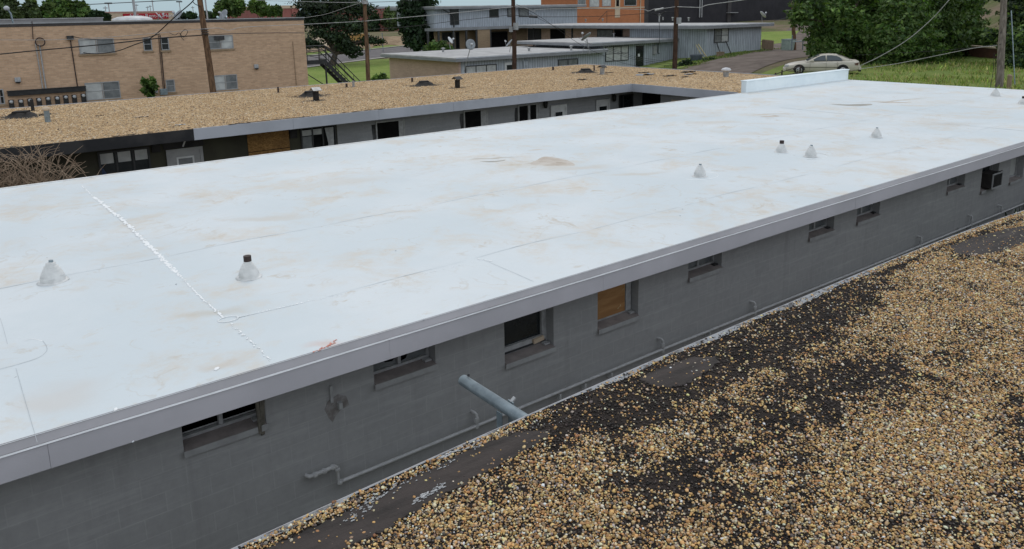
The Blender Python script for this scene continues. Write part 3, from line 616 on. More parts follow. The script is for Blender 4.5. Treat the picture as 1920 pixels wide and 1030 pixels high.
# edge metal: thin painted lip with broken silver paint beside it
b = MB(); n = len(EX); L = [(x, float(ey(x))) for x in EX]
vs = [(x, y+o, ZG+z) for o, z in ((.001, -.13), (.008, -.13), (.008, .001), (.001, .001)) for x, y in L]
b.add(vs, [(k*n+i, k*n+i+1, ((k+1) % 4)*n+i+1, ((k+1) % 4)*n+i) for k in range(4) for i in range(n-1)]); b.build('edge_metal', M_EDGE, fb)
b = MB(); xs = np.arange(-2, 34, .05)
wv = [.016+.016*math.sin(x*2.1)+.02*math.sin(x*5.3+1)+.055*max(0, math.sin((x-3.6)*.75))*(x < 7.5)+random.uniform(-.008, .01) for x in xs]
b.add([(x, ey(x), ZG+.003) for x in xs]+[(x, ey(x)-max(.012, q), ZG+.003) for x, q in zip(xs, wv)], [(i, i+1, len(xs)+i+1, len(xs)+i) for i in range(len(xs)-1)]); b.build('silver_coating', M_ALUM, fb)
# bare tar smears
def tarpoly(px, dz):
    P = catmull([onZ(x, y, ZG) for x, y in px+[px[0]]], 7)[:-1]; b = MB(); n = len(P)
    P = [p+np.array([random.gauss(0, .011), random.gauss(0, .009), 0]) for p in P]; c = sum(P)/n
    b.add([(p[0], p[1], ZG+.001) for p in P]+[(c[0]+(p[0]-c[0])*.97, c[1]+(p[1]-c[1])*.97, ZG+.001+dz) for p in P], [(i, (i+1) % n, n+(i+1) % n, n+i) for i in range(n)]+[tuple(range(n, 2*n))])
    return b
SMEAR = [[(450, 1060), (545, 1010), (620, 977), (705, 934), (800, 884), (885, 843), (950, 818), (1010, 808), (1030, 816), (997, 840), (950, 866), (900, 893), (850, 922), (807, 945), (730, 988), (650, 1030), (600, 1060)],
         [(1195, 712), (1240, 690), (1300, 672), (1345, 672), (1330, 695), (1290, 720), (1235, 728)],
         [(1780, 462), (1830, 445), (1890, 430), (1925, 425), (1925, 452), (1870, 474), (1800, 478)]]
for px in SMEAR: tarpoly(px, .006).build('tar_smear', M_TARS, fb)
b = MB()
for (x0, y0, x1, y1, n, s) in ((660, 960, 760, 910, 40, .005), (775, 945, 835, 910, 60, .007), (690, 935, 860, 862, 50, .004), (830, 858, 905, 828, 36, .007), (826, 862, 850, 852, 8, .014), (640, 985, 700, 950, 30, .004), (880, 850, 960, 800, 30, .003), (1000, 805, 1060, 790, 10, .004)):
    for k in range(n):
        q = random.random(); c = onZ(x0+(x1-x0)*q+random.gauss(0, 4), y0+(y1-y0)*q+random.gauss(0, 2.5), ZG); (c[1] < ey(c[0])-.03) and splat(b, c, s*random.uniform(.2, .9), ZG+.0095, 6, random.uniform(1.5, 4.5), 0.)
b.build('paint_drips', M_PAINT, fb)['kind'] = 'stuff'
# loose pebbles
def inpoly(P, poly):
    x, y = P[:, 0], P[:, 1]; r_ = np.zeros(len(P), bool); n = len(poly)
    for i in range(n):
        (x0, y0), (x1, y1) = poly[i], poly[(i+1) % n]
        c = ((y0 > y) != (y1 > y)) & (x < (x1-x0)*(y-y0)/(y1-y0+1e-12)+x0); r_ ^= c
    return r_
def vnoise(x, y, s, seed):
    g = np.random.default_rng(seed).random((64, 64)); x, y = x*s, y*s; i, j = np.floor(x).astype(int), np.floor(y).astype(int); u_, v_ = x-i, y-j
    u_, v_ = u_*u_*(3-2*u_), v_*v_*(3-2*v_); G = lambda a, b_: g[a % 64, b_ % 64]
    return (G(i, j)*(1-u_)+G(i+1, j)*u_)*(1-v_)+(G(i, j+1)*(1-u_)+G(i+1, j+1)*u_)*v_
def pebbles():
    s = .0118; gx_, gy_ = np.meshgrid(np.arange(-.8, 13, s), np.arange(-.6, EY, s)); P = np.stack([gx_.ravel(), gy_.ravel()], 1)
    P += rng.uniform(-.5, .5, P.shape)*s*1.1
    x2, y2, z2 = proj(np.column_stack([P, np.full(len(P), ZG)]))
    P = P[(z2 > .3) & (x2 > -60) & (x2 < 2250) & (y2 < 1250)]; x2, y2, z2 = proj(np.column_stack([P, np.full(len(P), ZG)]))
    x, y = P[:, 0], P[:, 1]
    n1 = vnoise(x, y, 1.1, 1)*.55+vnoise(x, y, 2.7, 2)*.3+vnoise(x, y, 6, 3)*.15
    n2 = vnoise(x, y, 6.5, 4)*.5+vnoise(x, y, 17, 5)*.5
    img = np.clip((x2-900)/900, 0, 1)*.5+np.clip((y2-520)/450, 0, 1)*.62     # thicker away from the bare corner of the roof
    far = ey(x)-y; P = P
    wz = .16+.42*np.clip((x-2.6)/.8, 0, 1)*np.clip((7.4-x)/1.2, 0, 1)+.22*(n1-.5)
    dens = .50+.42*np.clip((far-wz)/1.3, 0, 1)+1.1*(n1-.5)+1.35*(n2-.5)-.50*np.clip((wz+.08-far)/.14, 0, 1)
    dens = np.where(far < .10, np.where((x > 3.0) & (x < 7.2), .16, .75)+.7*(n2-.5), dens); dens = np.where(far < .014, -1, dens)
    # bare places of the roof
    for (cx, cy, rx, ry, k) in ((1640, 715, .55, .30, 1.1), (1580, 690, .35, .2, .7), (1240, 935, .33, .18, .65), (1470, 655, .5, .2, .8), (1890, 800, .35, .25, .7), (1490, 800, .4, .15, .5), (1520, 725, .25, .12, .5), (1000, 770, .5, .2, .6), (1170, 745, .35, .15, .6), (1840, 640, .5, .2, .5), (1330, 860, .4, .15, .45)):
        c = onZ(cx, cy, ZG); dd = ((x-c[0])/rx)**2+((y-c[1])/ry)**2; dens -= .58*k*np.exp(-dd)
    for px in SMEAR:
        m_ = inpoly(P+rng.normal(0, .02, P.shape), [tuple(onZ(a, b_, ZG)[:2]) for a, b_ in px]); dens = np.where(m_, .07, dens)
    sm = np.zeros(len(P), bool)
    for px in SMEAR: sm |= inpoly(P, [tuple(onZ(a, b_, ZG)[:2]) for a, b_ in px])
    tan = rng.random(len(P)) < np.clip(dens, .09, .95); fill = (~tan) & (~sm) & (far > .014) & (rng.random(len(P)) < .34); keep = (tan & (far > .014)) | fill
    dark = fill[keep]; P = P[keep]; N = len(P)
    pick = (rng.random(N) < .18) & ~dark; P2 = P[pick]; dark = np.concatenate([dark, np.zeros(len(P2), bool)])
    up = np.concatenate([np.zeros(N), np.full(len(P2), .007)]); P = np.concatenate([P, P2+rng.normal(0, .007, P2.shape)]); N = len(P)
    bm = bmesh.new(); bmesh.ops.create_icosphere(bm, subdivisions=1, radius=1); V0 = np.array([q.co[:] for q in bm.verts]); F0 = np.array([[q.index for q in f.verts] for f in bm.faces]); bm.free()
    r0 = np.exp(rng.normal(math.log(.0060), .32, N)); r0 = np.clip(r0, .003, .0125)
    r0 = np.where(dark, r0*.9, r0); ax = np.stack([r0*rng.uniform(.95, 1.35, N), r0*rng.uniform(.8, 1.1, N), r0*rng.uniform(.55, .85, N)], 1)
    lump = 1+rng.normal(0, .10, (N, 12, 1)); V = V0[None]*lump*ax[:, None, :]
    tl = rng.normal(0, .3, N); a = rng.uniform(0, 6.283, N); ct, st_ = np.cos(tl)[:, None], np.sin(tl)[:, None]
    V = np.stack([V[..., 0]*ct-V[..., 2]*st_, V[..., 1], V[..., 0]*st_+V[..., 2]*ct], -1); ca, sa = np.cos(a)[:, None], np.sin(a)[:, None]
    V = np.stack([V[..., 0]*ca-V[..., 1]*sa, V[..., 0]*sa+V[..., 1]*ca, V[..., 2]], -1)
    V += np.stack([P[:, 0], P[:, 1], ZG+ax[:, 2]*.38+up], 1)[:, None]
    pal = np.array([(.51, .305, .115), (.61, .405, .175), (.68, .495, .265), (.43, .235, .095), (.74, .61, .42), (.54, .46, .35), (.30, .20, .13), (.22, .18, .15), (.40, .19, .08), (.09, .075, .065), (.80, .73, .60), (.38, .36, .34), (.56, .32, .12)])
    pr = np.array([17, 18, 15, 10, 9, 5, 7, 5, 4, 7, 3, 2, 7.]); k = rng.choice(len(pal), N, p=pr/pr.sum())
    k = np.where(dark, len(pal), k); pal = np.vstack([pal, (.034, .026, .022)])
    c = pal[k]*.97*np.exp(rng.normal(0, .26, (N, 1))*np.where(dark, 2.4, 1)[:, None])*rng.uniform(.93, 1.07, (N, 3)); C = np.repeat(np.clip(c, 0, .8)[:, None], 12, 1).reshape(-1, 3)
    F = (F0[None]+12*np.arange(N)[:, None, None]).reshape(-1, 3)
    o = fastmesh('roof_gravel', V.reshape(-1, 3), F, M_PEB, C, True)
    tag(o, 'loose tan and brown pebbles scattered over the black tar roof', 'gravel', kind='stuff'); print('pebbles', N)
pebbles()
# galvanised drain pipe over the alley
a_, e_ = onZ(974, 781, ZG-.075), onZ(868, 713, ZG-.075)
dp = thing('drain_pipe', 'galvanized steel pipe sticking out over the alley from the gravel roof', 'pipe', a_)
ang = 2*math.pi/20; n_ = 22; P0, P1 = np.array([a_[0], a_[1]-.25, a_[2]]), np.array([e_[0], e_[1], e_[2]-.0])
b = MB(); vs = []
for r_, P in ((.042, P0), (.042, P1), (.036, P1), (.036, P0)):
    vs += [(P[0]+r_*math.cos(2*math.pi*k/n_), P[1], P[2]+r_*math.sin(2*math.pi*k/n_)) for k in range(n_)]
b.add(vs, [(i*n_+k, i*n_+(k+1) % n_, (i+1)*n_+(k+1) % n_, (i+1)*n_+k) for i in range(3) for k in range(n_)], True); b.build('tube', M_GALV, dp)
q = P0+(P1-P0)*.44
MB().box((q[0]-.055, q[1]-.03, q[2]-.22), (q[0]-.047, q[1]+.03, q[2]-.02)).box((q[0]+.046, q[1]-.03, q[2]-.22), (q[0]+.054, q[1]+.03, q[2]+.03)).box((q[0]-.046, q[1]-.03, q[2]-.2), (q[0]+.045, q[1]+.03, q[2]-.19)).build('bracket', M_GALV, dp)
MB().tube([(q[0]+.05, q[1], q[2]+.02), (q[0]+.085, q[1], q[2]+.045)], .014, 8).build('bolt', M_VENTM, dp)
q = P1-np.array([0, .04, 0]); MB().tube([(q[0]+.02, q[1], q[2]+.04), (q[0]+.028, q[1], q[2]+.055)], .009, 8).build('screw', M_FRAMED, dp)
# ================================================================== COURTYARD BUILDING (L shaped, gravel roof)
ZC, CE, CWY, LE, LWX, CB, CR = -3.2, 23.5, 24.6, 24.75, 25.6, 34.6, 32.3
cb = thing('courtyard_building', 'burnt L shaped block building with tan gravel roof and dark rooms', 'building', (0, CWY, -6.4))
b = MB(); b.prism([(-8, CE), (LE, CE), (LE, YB+.24), (CR, YB+.24), (CR, CB), (-8, CB)], ZC-.26, ZC); b.build('roof', M_GROOF, cb)
# fascia boards with slight gaps, charred at the left end
xc = onY(362, 245, CE)[0]
b = MB(); x = xc
while x < LE: b.box((x+.003, CE-.045, ZC-.31), (min(x+3.05, LE-.04)-.003, CE, ZC+.03)); x += 3.05
y = CE-.045
while y > YB+.3: b.box((LE-.045, max(y-3.05, YB+.26)+.003, ZC-.31), (LE, y-.003, ZC+.03)); y -= 3.05
b.build('fascia', M_CFASC, cb)
MB().box((-8, CE-.04, ZC-.31), (xc-.004, CE, ZC+.025)).build('charred_fascia', M_CHAR, cb, label='fire blackened length of fascia')
MB().extr([(CB, ZC+.02), (CB+.04, ZC+.02), (CB+.04, ZC-.3), (CB, ZC-.3)], -8, CR).build('rear_edge', M_CFASC, cb)
MB().extr([(CR, ZC+.03), (CR+.05, ZC+.03), (CR+.05, ZC-.3), (CR, ZC-.3)], YB+.3, CB, ax=1).build('end_edge', M_CFASC, cb)
b = MB(); xs = np.arange(-2, 24.6, .11)      # torn felt along the eave
for x in xs:
    if math.sin(x*1.7)+math.sin(x*.63+2)+random.uniform(-.8, .8) > .1: splat(b, (x, CE+.06+random.uniform(-.03, .05), 0), random.uniform(.03, .09), ZC+.034, 6, 2, 0)
b.build('eave_felt', M_TAR, cb)
x1o = onY(632, 245, CWY)[0]
MB().box((-8, CWY, -6.8), (x1o, CWY+.2, ZC-.262)).build('soot_wall', M_OLIVE, cb, label='dark olive wall darkened by soot')
MB().box((x1o, CWY, -6.8), (LWX+1.2, CWY+.2, ZC-.262)).build('wall', M_CWALL, cb)
MB().box((LWX, YB+.5, -6.8), (LWX+.2, 22.6, ZC-.262)).build('leg_wall', M_CWALLX, cb)
MB().box((-8, CB-.6, -6.8), (CR-.4, CB-.4, ZC-.262)).build('rear_wall', M_CWALL, cb)
MB().box((CR-.6, YB+.5, -6.8), (CR-.4, CB-.6, ZC-.262)).build('end_wall', M_CWALLX, cb)
MB().box((LWX+1.0, 22.6, -6.8), (LWX+1.1, CWY, ZC-.262)).build('breezeway_shade', M_BLACK, cb, label='near black panel painted as the shade of the corner passage')  # shade of the covered passage, put in as a near-black panel
def cx(px, y): return onY(px, y, CWY)[0]
def cwin(x0, x1, z0, z1, kind, mulls=(), fr=M_FRAMED):
    b = MB(); rect_frame(b, x0, x1, z0, z1, CWY-.06, CWY-.002, .05)
    for q in mulls: b.box((x0+(x1-x0)*q-.025, CWY-.05, z0+.05), (x0+(x1-x0)*q+.025, CWY-.002, z1-.05))
    wn = b.build('window', fr, cb); return wn
def pane(wn, x0, x1, z0, z1, mat, nm='pane', y=.012, **k): return MB().box((x0, CWY-y-.004, z0), (x1, CWY-y, z1)).build(nm, mat, wn, **k)
M_SMOKE = plain('smoke_stain', (.03, .03, .032), (.10, .10, .105), 1.3, .9)
# sooty triple window by door 7
x0, x1 = cx(182, 287), cx(279, 279); wn = cwin(x0, x1, -5.2, -3.72, 0, (.34, .67)); pane(wn, x0+.05, x1-.05, -5.15, -3.77, M_GLASSD)
b = MB(); d_ = (x1-x0)/3
for i in range(3): b.box((x0+d_*i+.06, CWY-.02, -4.08), (x0+d_*(i+1)-.06, CWY-.017, -3.78))
b.build('blind', M_GLASSB, wn)
b = MB().add([(x0+.05, CWY-.024, -4.1), (x0+.36, CWY-.024, -4.75), (x0+.30, CWY-.024, -5.15), (x0+.05, CWY-.024, -5.15), (x0+.05, CWY-.02, -4.1), (x0+.36, CWY-.02, -4.75), (x0+.30, CWY-.02, -5.15), (x0+.05, CWY-.02, -5.15)],
    [(0, 1, 2, 3), (4, 5, 6, 7), (0, 1, 5, 4), (1, 2, 6, 5), (2, 3, 7, 6), (3, 0, 4, 7)]); b.build('curtain', plain('blue_curtain', (.035, .055, .11), None, 5), wn)
# door 7
def door(x0, x1, z1, pane_m=M_GLASSG, fr=M_WHITE, inset=.28, drop=.22):
    d = MB(); d.box((x0, CWY-.05, -6.4), (x1, CWY-.002, z1)); d = d.build('door', fr, cb)
    b = MB(); rect_frame(b, x0-.09, x1+.09, -6.4, z1+.09, CWY-.075, CWY-.051, .09); b.build('door_frame', fr, d)
    MB().box((x0+inset, CWY-.062, z1-1.1), (x1-inset, CWY-.052, z1-drop)).build('pane', pane_m, d)
    b = MB(); rect_frame(b, x0+inset-.05, x1-inset+.05, z1-1.15, z1-drop+.05, CWY-.068, CWY-.0525, .05); b.build('pane_trim', M_WHITE, d); return d
x0, x1 = cx(316, 283), cx(373, 277); dr = door(x0, x1, -3.97, M_GLASSG, plain('grey_door_paint', (.34, .345, .345), (.28, .28, .28), 2), .24)
MB().box((x0-.14, CWY-.04, -3.86), (x1+.14, CWY-.003, -3.62)).build('number_board', M_CHAR, cb)
fc = bpy.data.curves.new('door_number', 'FONT'); fc.body = '7'; fc.size = .30; fc.extrude = .004; fc.offset = .008; fo = bpy.data.objects.new('door_number', fc); COL.objects.link(fo)
fo.parent = cb; fo.location = Vector((cx(343, 270)-.06, CWY-.048, -3.83))-ORG[cb]; fo.rotation_euler = (R(90), 0, 0); fc.materials.append(M_WHITE); bpy.context.view_layer.update(); to_mesh(fo)
# boarded opening
x0, x1 = cx(462, 247), cx(540, 240)
MB().box((x0, CWY-.03, -5.6), (x1, CWY-.004, -3.5)).build('boarding', M_OSB, cb, label='strand board sheet nailed over an opening')
b = MB()
for z in (-4.28, -4.62): b.box((x0, CWY-.034, z), (x1, CWY-.0305, z+.02))
b.build('board_joint', M_BLACK, cb)
# broken windows of the grey part
x0, x1 = cx(562, 243), cx(628, 234); wn = cwin(x0, x1, -5.2, -3.66, 0, (.33, .62)); pane(wn, x0+.05, x1-.05, -5.15, -3.7, M_BLACK)
pane(wn, x0+.06, x0+.40, -5.1, -3.98, M_GLASSG, 'curtain', .02); pane(wn, x0+.06, x1-.5, -3.95, -3.76, M_GLASSB, 'blind', .02)
MB().add([(x1-.48, CWY-.03, -5.1), (x1-.1, CWY-.03, -4.9), (x1-.08, CWY-.03, -3.75), (x1-.40, CWY-.03, -3.75), (x1-.30, CWY-.03, -4.3)], [(0, 1, 2, 3, 4)]).build('torn_curtain', M_FRAME, wn)
MB().obox((x0+.62, CWY-.03, -4.35), (.12, 0, .05), (0, .01, 0), (-.04, 0, .32)).build('loose_sheet', M_BLACK, wn)
def hole(x0, x1, z1, side, trim=M_FRAME, frw=.16):
    wn = cwin(x0, x1, -5.3, z1, 0, (), trim); pane(wn, x0+.03, x1-.03, -5.25, z1-.05, M_BLACK)
    w_ = (x1-x0)*frw; pane(wn, x1-.05-w_, x1-.05, -5.2, z1-.06, M_FRAME, 'sash', .03)
    b = MB(); n = 9; pts = [(x0+.02+side*random.uniform(-.05, .2)*math.sin(i*.8), -5.2+(z1+5.1)*i/n) for i in range(n+1)]
    b.add([(x0-.14+random.uniform(-.03, .03), CWY-.004, q[1]) for q in pts]+[(x0+.16+abs(q[0]-x0)*.6, CWY-.004, q[1]) for q in pts], [(i, i+1, n+2+i, n+1+i) for i in range(n)]); b.build('soot', M_SMOKE, wn)
    return wn
wn = hole(cx(703, 231), cx(757, 224), -3.74, 1)
MB().obox((cx(706, 255), CWY-.05, -4.75), (.2, 0, .05), (0, .01, 0), (-.02, 0, .05)).build('loose_rail', M_WHITE, wn)
wn = hole(cx(868, 209), cx(913, 204), -3.70, 1, M_FRAME, .24)
b = MB()
for k in range(26): b.obox((cx(876, 232)+random.uniform(0, .75), CWY-.05+random.uniform(-.01, .01), -4.72+random.uniform(-.12, .1)), (.05, 0, .02), (0, .01, 0), (-.01, 0, .035))
b.build('insulation_scraps', plain('orange_scraps', (.42, .16, .05), (.30, .1, .03), 8), wn)
wn = hole(cx(970, 199), cx(1010, 194), -3.72, 1, M_FRAME, .1)
xm = cx(990, 200); MB().box((xm-.05, CWY-.08, -5.2), (xm+.05, CWY-.03, -3.75)).build('mullion', M_FRAME, wn)
x0, x1 = cx(1034, 204), cx(1058, 199); door(x0, x1, -3.98, M_GLASSD, M_WHITE, .16)
x0, x1 = cx(1119, 193), cx(1139, 189); door(x0, x1, -3.97, M_GLASSD, M_WHITE, .10)
x0, x1 = cx(1160, 182), cx(1186, 178); wn = cwin(x0, x1, -5.2, -3.78, 0, (.3,)); pane(wn, x0+.05, x1-.05, -5.15, -3.82, M_GLASSD)
b = MB(); yq = 21.4; b.box((LWX-.05, yq-.55, -5.2), (LWX-.002, yq+.55, -3.82)); wn = b.build('window', M_SAND, cb); MB().box((LWX-.06, yq-.46, -5.1), (LWX-.051, yq+.46, -3.92)).build('pane', M_PLY, wn)
# wall lanterns
for px, py, lab in ((1023, 194, 'small dark wall lantern left of the first glazed door'), (1152, 182, 'small dark wall lantern between the far door and the corner window')):
    c = onY(px, py, CWY-.14); t_ = thing('wall_lantern', lab, 'lantern', c, 'lanterns on the courtyard wall')
    MB().lathe([(.05, .10), (.10, .04), (.075, -.18), (.05, -.2)], c, 8).build('shade', M_BLACKP, t_); MB().tube([c+np.array([0, .13, .22]), c+np.array([0, .05, .25]), c+np.array([0, 0, .10])], .018, 6).build('arm', M_BLACKP, t_)
    MB().box((c[0]-.05, CWY-.02, c[2]+.1), (c[0]+.05, CWY-.001, c[2]+.3)).build('plate', M_BLACKP, t_)
for px, py, lab in ((292, 276, 'square black wall box left of the door numbered seven'), (550, 250, 'square black wall box between the strand board and a broken window')):
    c = onY(px, py, CWY-.06); MB_ = MB().box((c[0]-.12, CWY-.1, c[2]-.16), (c[0]+.12, CWY-.002, c[2]+.12)); MB_.box((c[0]-.09, CWY-.125, c[2]-.12), (c[0]+.09, CWY-.1, c[2]+.08)); tag(MB_.build('wall_box', M_CHAR, None, .01), lab, 'wall box', 'boxes on the courtyard wall')
def roof_chips():
    n = 165000; g = np.random.default_rng(21); P = np.column_stack([g.uniform(-3, CR-.05, n), g.uniform(YB+.3, CB-.05, n)])
    P = P[((P[:, 1] > CE+.05) | (P[:, 0] > LE+.06))]; x2, y2, z2 = proj(np.column_stack([P, np.full(len(P), ZC)])); P = P[(x2 > -250)]
    d = vnoise(P[:, 0], P[:, 1], .9, 31)*.6+vnoise(P[:, 0], P[:, 1], 3.1, 32)*.4; eave = np.clip((P[:, 1]-CE)/.35, 0, 1); P = P[(g.random(len(P)) < .35+1.3*(d-.2)) & (g.random(len(P)) < .25+eave)]; N = len(P)
    V0 = np.array([(1, 0, 0), (-.5, .87, 0), (-.5, -.87, 0), (.1, .1, .75)]); F0 = np.array([(0, 1, 3), (1, 2, 3), (2, 0, 3)])
    V0 = np.array([(1, 0, 0), (0, 1, .1), (-1, 0, 0), (0, -1, .1), (.1, 0, .95)]); F0 = np.array([(0, 1, 4), (1, 2, 4), (2, 3, 4), (3, 0, 4)])
    a = g.uniform(0, 6.283, N); r_ = .018*np.exp(g.normal(0, .25, N)); ca, sa = (np.cos(a)*r_)[:, None], (np.sin(a)*r_)[:, None]; V = V0[None]*(1+g.normal(0, .15, (N, 5, 1)))
    V = np.stack([V[..., 0]*ca-V[..., 1]*sa+P[:, :1], V[..., 0]*sa+V[..., 1]*ca+P[:, 1:], V[..., 2]*r_[:, None]+ZC+.001], -1)
    pal = .86*np.array([(.60, .40, .21), (.66, .46, .25), (.52, .33, .165), (.70, .53, .33), (.42, .25, .12), (.16, .11, .075), (.76, .65, .5)]); k = g.choice(7, N, p=[.25, .24, .16, .14, .1, .06, .05])
    c = pal[k]*np.exp(g.normal(0, .18, (N, 1))); F = (F0[None]+5*np.arange(N)[:, None, None]).reshape(-1, 3)
    tag(fastmesh('roof_chippings', V.reshape(-1, 3), F, M_PEB, np.repeat(np.clip(c, 0, .85), 5, 0), False), 'fine tan chippings spread over the courtyard building roof', 'gravel', kind='stuff'); print('chips', N)
roof_chips()
# things on the gravel roof
CURB = plain('tarred_curb', (.009, .008, .0075), (.022, .019, .017), 7, .8, .3, .8, 12)
def curb(px, py, lab, w_=.40):
    c = onZ(px, py, ZC); t_ = thing('roof_curb', lab, 'roof curb', c, 'tarred curbs on the tan gravel roof')
    MB().lathe([(w_*1.45, .0), (w_*1.15, .02), (w_*.9, .09), (w_*.72, .15), (w_*.5, .155)], c, 9, .14).build('tar_mound', CURB, t_)
    MB().prism([(c[0]+w_*.78*math.cos(a+.4), c[1]+w_*.66*math.sin(a+.4)) for a in np.linspace(0, 6.283, 5)[:-1]], c[2]+.14, c[2]+.20).build('cover', CURB, t_)
    b = MB()
    for k in range(16):
        a = random.uniform(0, 6.28); splat(b, (c[0]+math.cos(a)*w_*random.uniform(1.1, 2.4), c[1]+math.sin(a)*w_*random.uniform(.9, 1.6)), random.uniform(.06, .2), ZC+.004, 7, 2, 0)
    b.build('tar_spill', CURB, t_)
for px, py, lab in ((41, 219, 'tarred roof curb at the far left, beside two stub pipes'), (582, 180, 'tarred roof curb behind the hooded vent in front of the metal stair'), (795, 160, 'tarred roof curb in front of the low grey motel end wall'), (1098, 136, 'tarred roof curb near the far bend of the gravel roof')): curb(px, py, lab)
def stub(px, py, h, r_, lab, mat=M_RUST):
    c = onZ(px, py, ZC); t_ = thing('stub_pipe', lab, 'pipe', c, 'bare stub pipes on the tan gravel roof'); MB().tube([c, c+np.array([0, 0, h])], r_, 10).build('pipe', mat, t_)
    b = MB(); splat(b, c, .14, ZC+.003, 8, 1.5); b.build('tar_ring', CURB, t_)
for q in ((62, 208, .42, .06, 'black stub pipe left of the brick building meters, behind the leftmost curb', M_BLACKP), (522, 174, .25, .04, 'thin stub pipe below the brick wall, left of a hooded vent'), (650, 164, .17, .05, 'short stub pipe below the foot of the metal stair, left of a pale one'),
    (663, 163, .27, .055, 'pale stub pipe just right of the stair foot', M_VENTM), (773, 154, .2, .05, 'stub pipe left of the curb by the grey motel'), (1037, 132, .2, .055, 'stub pipe below the middle of the grey motel front'), (1114, 133, .3, .04, 'rusty stub pipe right beside the far curb')): stub(*q)
def hooded(px, py, h, lab, mat=M_VENTM, cap=M_STEELB):
    c = onZ(px, py, ZC); t_ = thing('hooded_vent', lab, 'roof vent', c, 'hooded vents on the tan gravel roof'); r_ = .115
    MB().tube([c, c+np.array([0, 0, h*.68])], r_, 14).build('stack', mat, t_)
    b = MB(); 
    for k in range(4): a = k*1.571+.5; b.tube([c+np.array([r_*math.cos(a), r_*math.sin(a), h*.6]), c+np.array([r_*1.2*math.cos(a), r_*1.2*math.sin(a), h*.82])], .012, 5)
    b.build('stay', mat, t_)
    MB().extr([(c[1]-r_*1.75, c[2]+h*.78), (c[1], c[2]+h), (c[1]+r_*1.75, c[2]+h*.78), (c[1]+r_*1.7, c[2]+h*.75), (c[1], c[2]+h*.95), (c[1]-r_*1.7, c[2]+h*.75)], c[0]-r_*1.5, c[0]+r_*1.5).build('hood', cap, t_)
    b = MB(); splat(b, c, .26, ZC+.003, 9, 2.2); b.build('tar_ring', CURB, t_)
hooded(593, 189, .52, 'dark hooded vent with a pale cap in front of a tarred curb', CURB, M_VENTM); hooded(858, 165, .50, 'dark hooded vent alone in front of the grey motel dish', CURB); hooded(1129, 140, .47, 'pale hooded vent with a dark cap at the far bend of the roof')
c = onZ(90, 229, ZC); t_ = thing('capped_pipe', 'grey pipe with a pale crumbling cap at the left of the gravel roof', 'pipe', c); MB().tube([c, c+np.array([0, 0, .4])], .085, 12).build('pipe', M_GALV, t_); MB().lathe([(.11, .38), (.13, .42), (.10, .47), (.04, .5)], c, 10, .12).build('cap', M_SAND, t_)
c = onZ(1361, 144, ZC); t_ = thing('turbine_vent', 'round capped turbine vent at the right end of the gravel roof', 'roof vent', c); MB().tube([c, c+np.array([0, 0, .26])], .13, 14).build('stack', M_VENTM, t_)
MB().lathe([(.14, .25), (.23, .29), (.235, .33), (.17, .4), (.05, .43)], c, 16).build('cap', M_DISHW, t_)
for i, (px, py, s, lab, mt) in enumerate(((1212, 141, .85, 'large curled scrap of roofing felt on the gravel', M_MFASC), (1208, 137, .5, 'flat dark felt scrap behind the large curled one', CURB), (1256, 143, .55, 'dark torn felt scrap right of the curled scraps', CURB), (1284, 145, .35, 'small brown felt scrap left of the turbine vent', CURB), (1294, 140, .55, 'grey felt scrap just left of the turbine vent', M_MFASC), (1290, 136, .7, 'long dark felt strip behind the grey scrap', CURB),
        (1092, 150, .4, 'thin dark felt scrap alone in the middle of the gravel', CURB), (1143, 137, .35, 'small dark scrap right of the pale hooded vent', CURB), (338, 235, .22, 'white crumpled litter near the gravel roof eave', M_WHITE), (266, 220, .32, 'flat pale slate scrap on the left gravel roof', M_SAND), (187, 218, .2, 'thin brown scrap on the far left gravel roof', CURB))):
    c = onZ(px, py, ZC); b = MB(); n = 7; m_ = 4
    vs = [(c[0]+s*(i_/(n-1)-.5)*1.3+.06*s*math.sin(j_*2+i), c[1]+s*.55*(j_/(m_-1)-.5)+.08*s*math.sin(i_*1.3+i), c[2]+.012+s*.09*abs(math.sin(i_*.9+i))*abs(math.cos(j_*.8))) for j_ in range(m_) for i_ in range(n)]
    vs += [(p[0], p[1], p[2]-.01) for p in vs]; o_ = n*m_
    fs = [(j_*n+i_, j_*n+i_+1, (j_+1)*n+i_+1, (j_+1)*n+i_) for j_ in range(m_-1) for i_ in range(n-1)]; b.add(vs, fs+[tuple(o_+k for k in f[::-1]) for f in fs], True)
    tag(b.build('roofing_scrap' if i != 8 else 'litter', mt), lab, 'debris', 'scraps lying on the tan gravel roof')
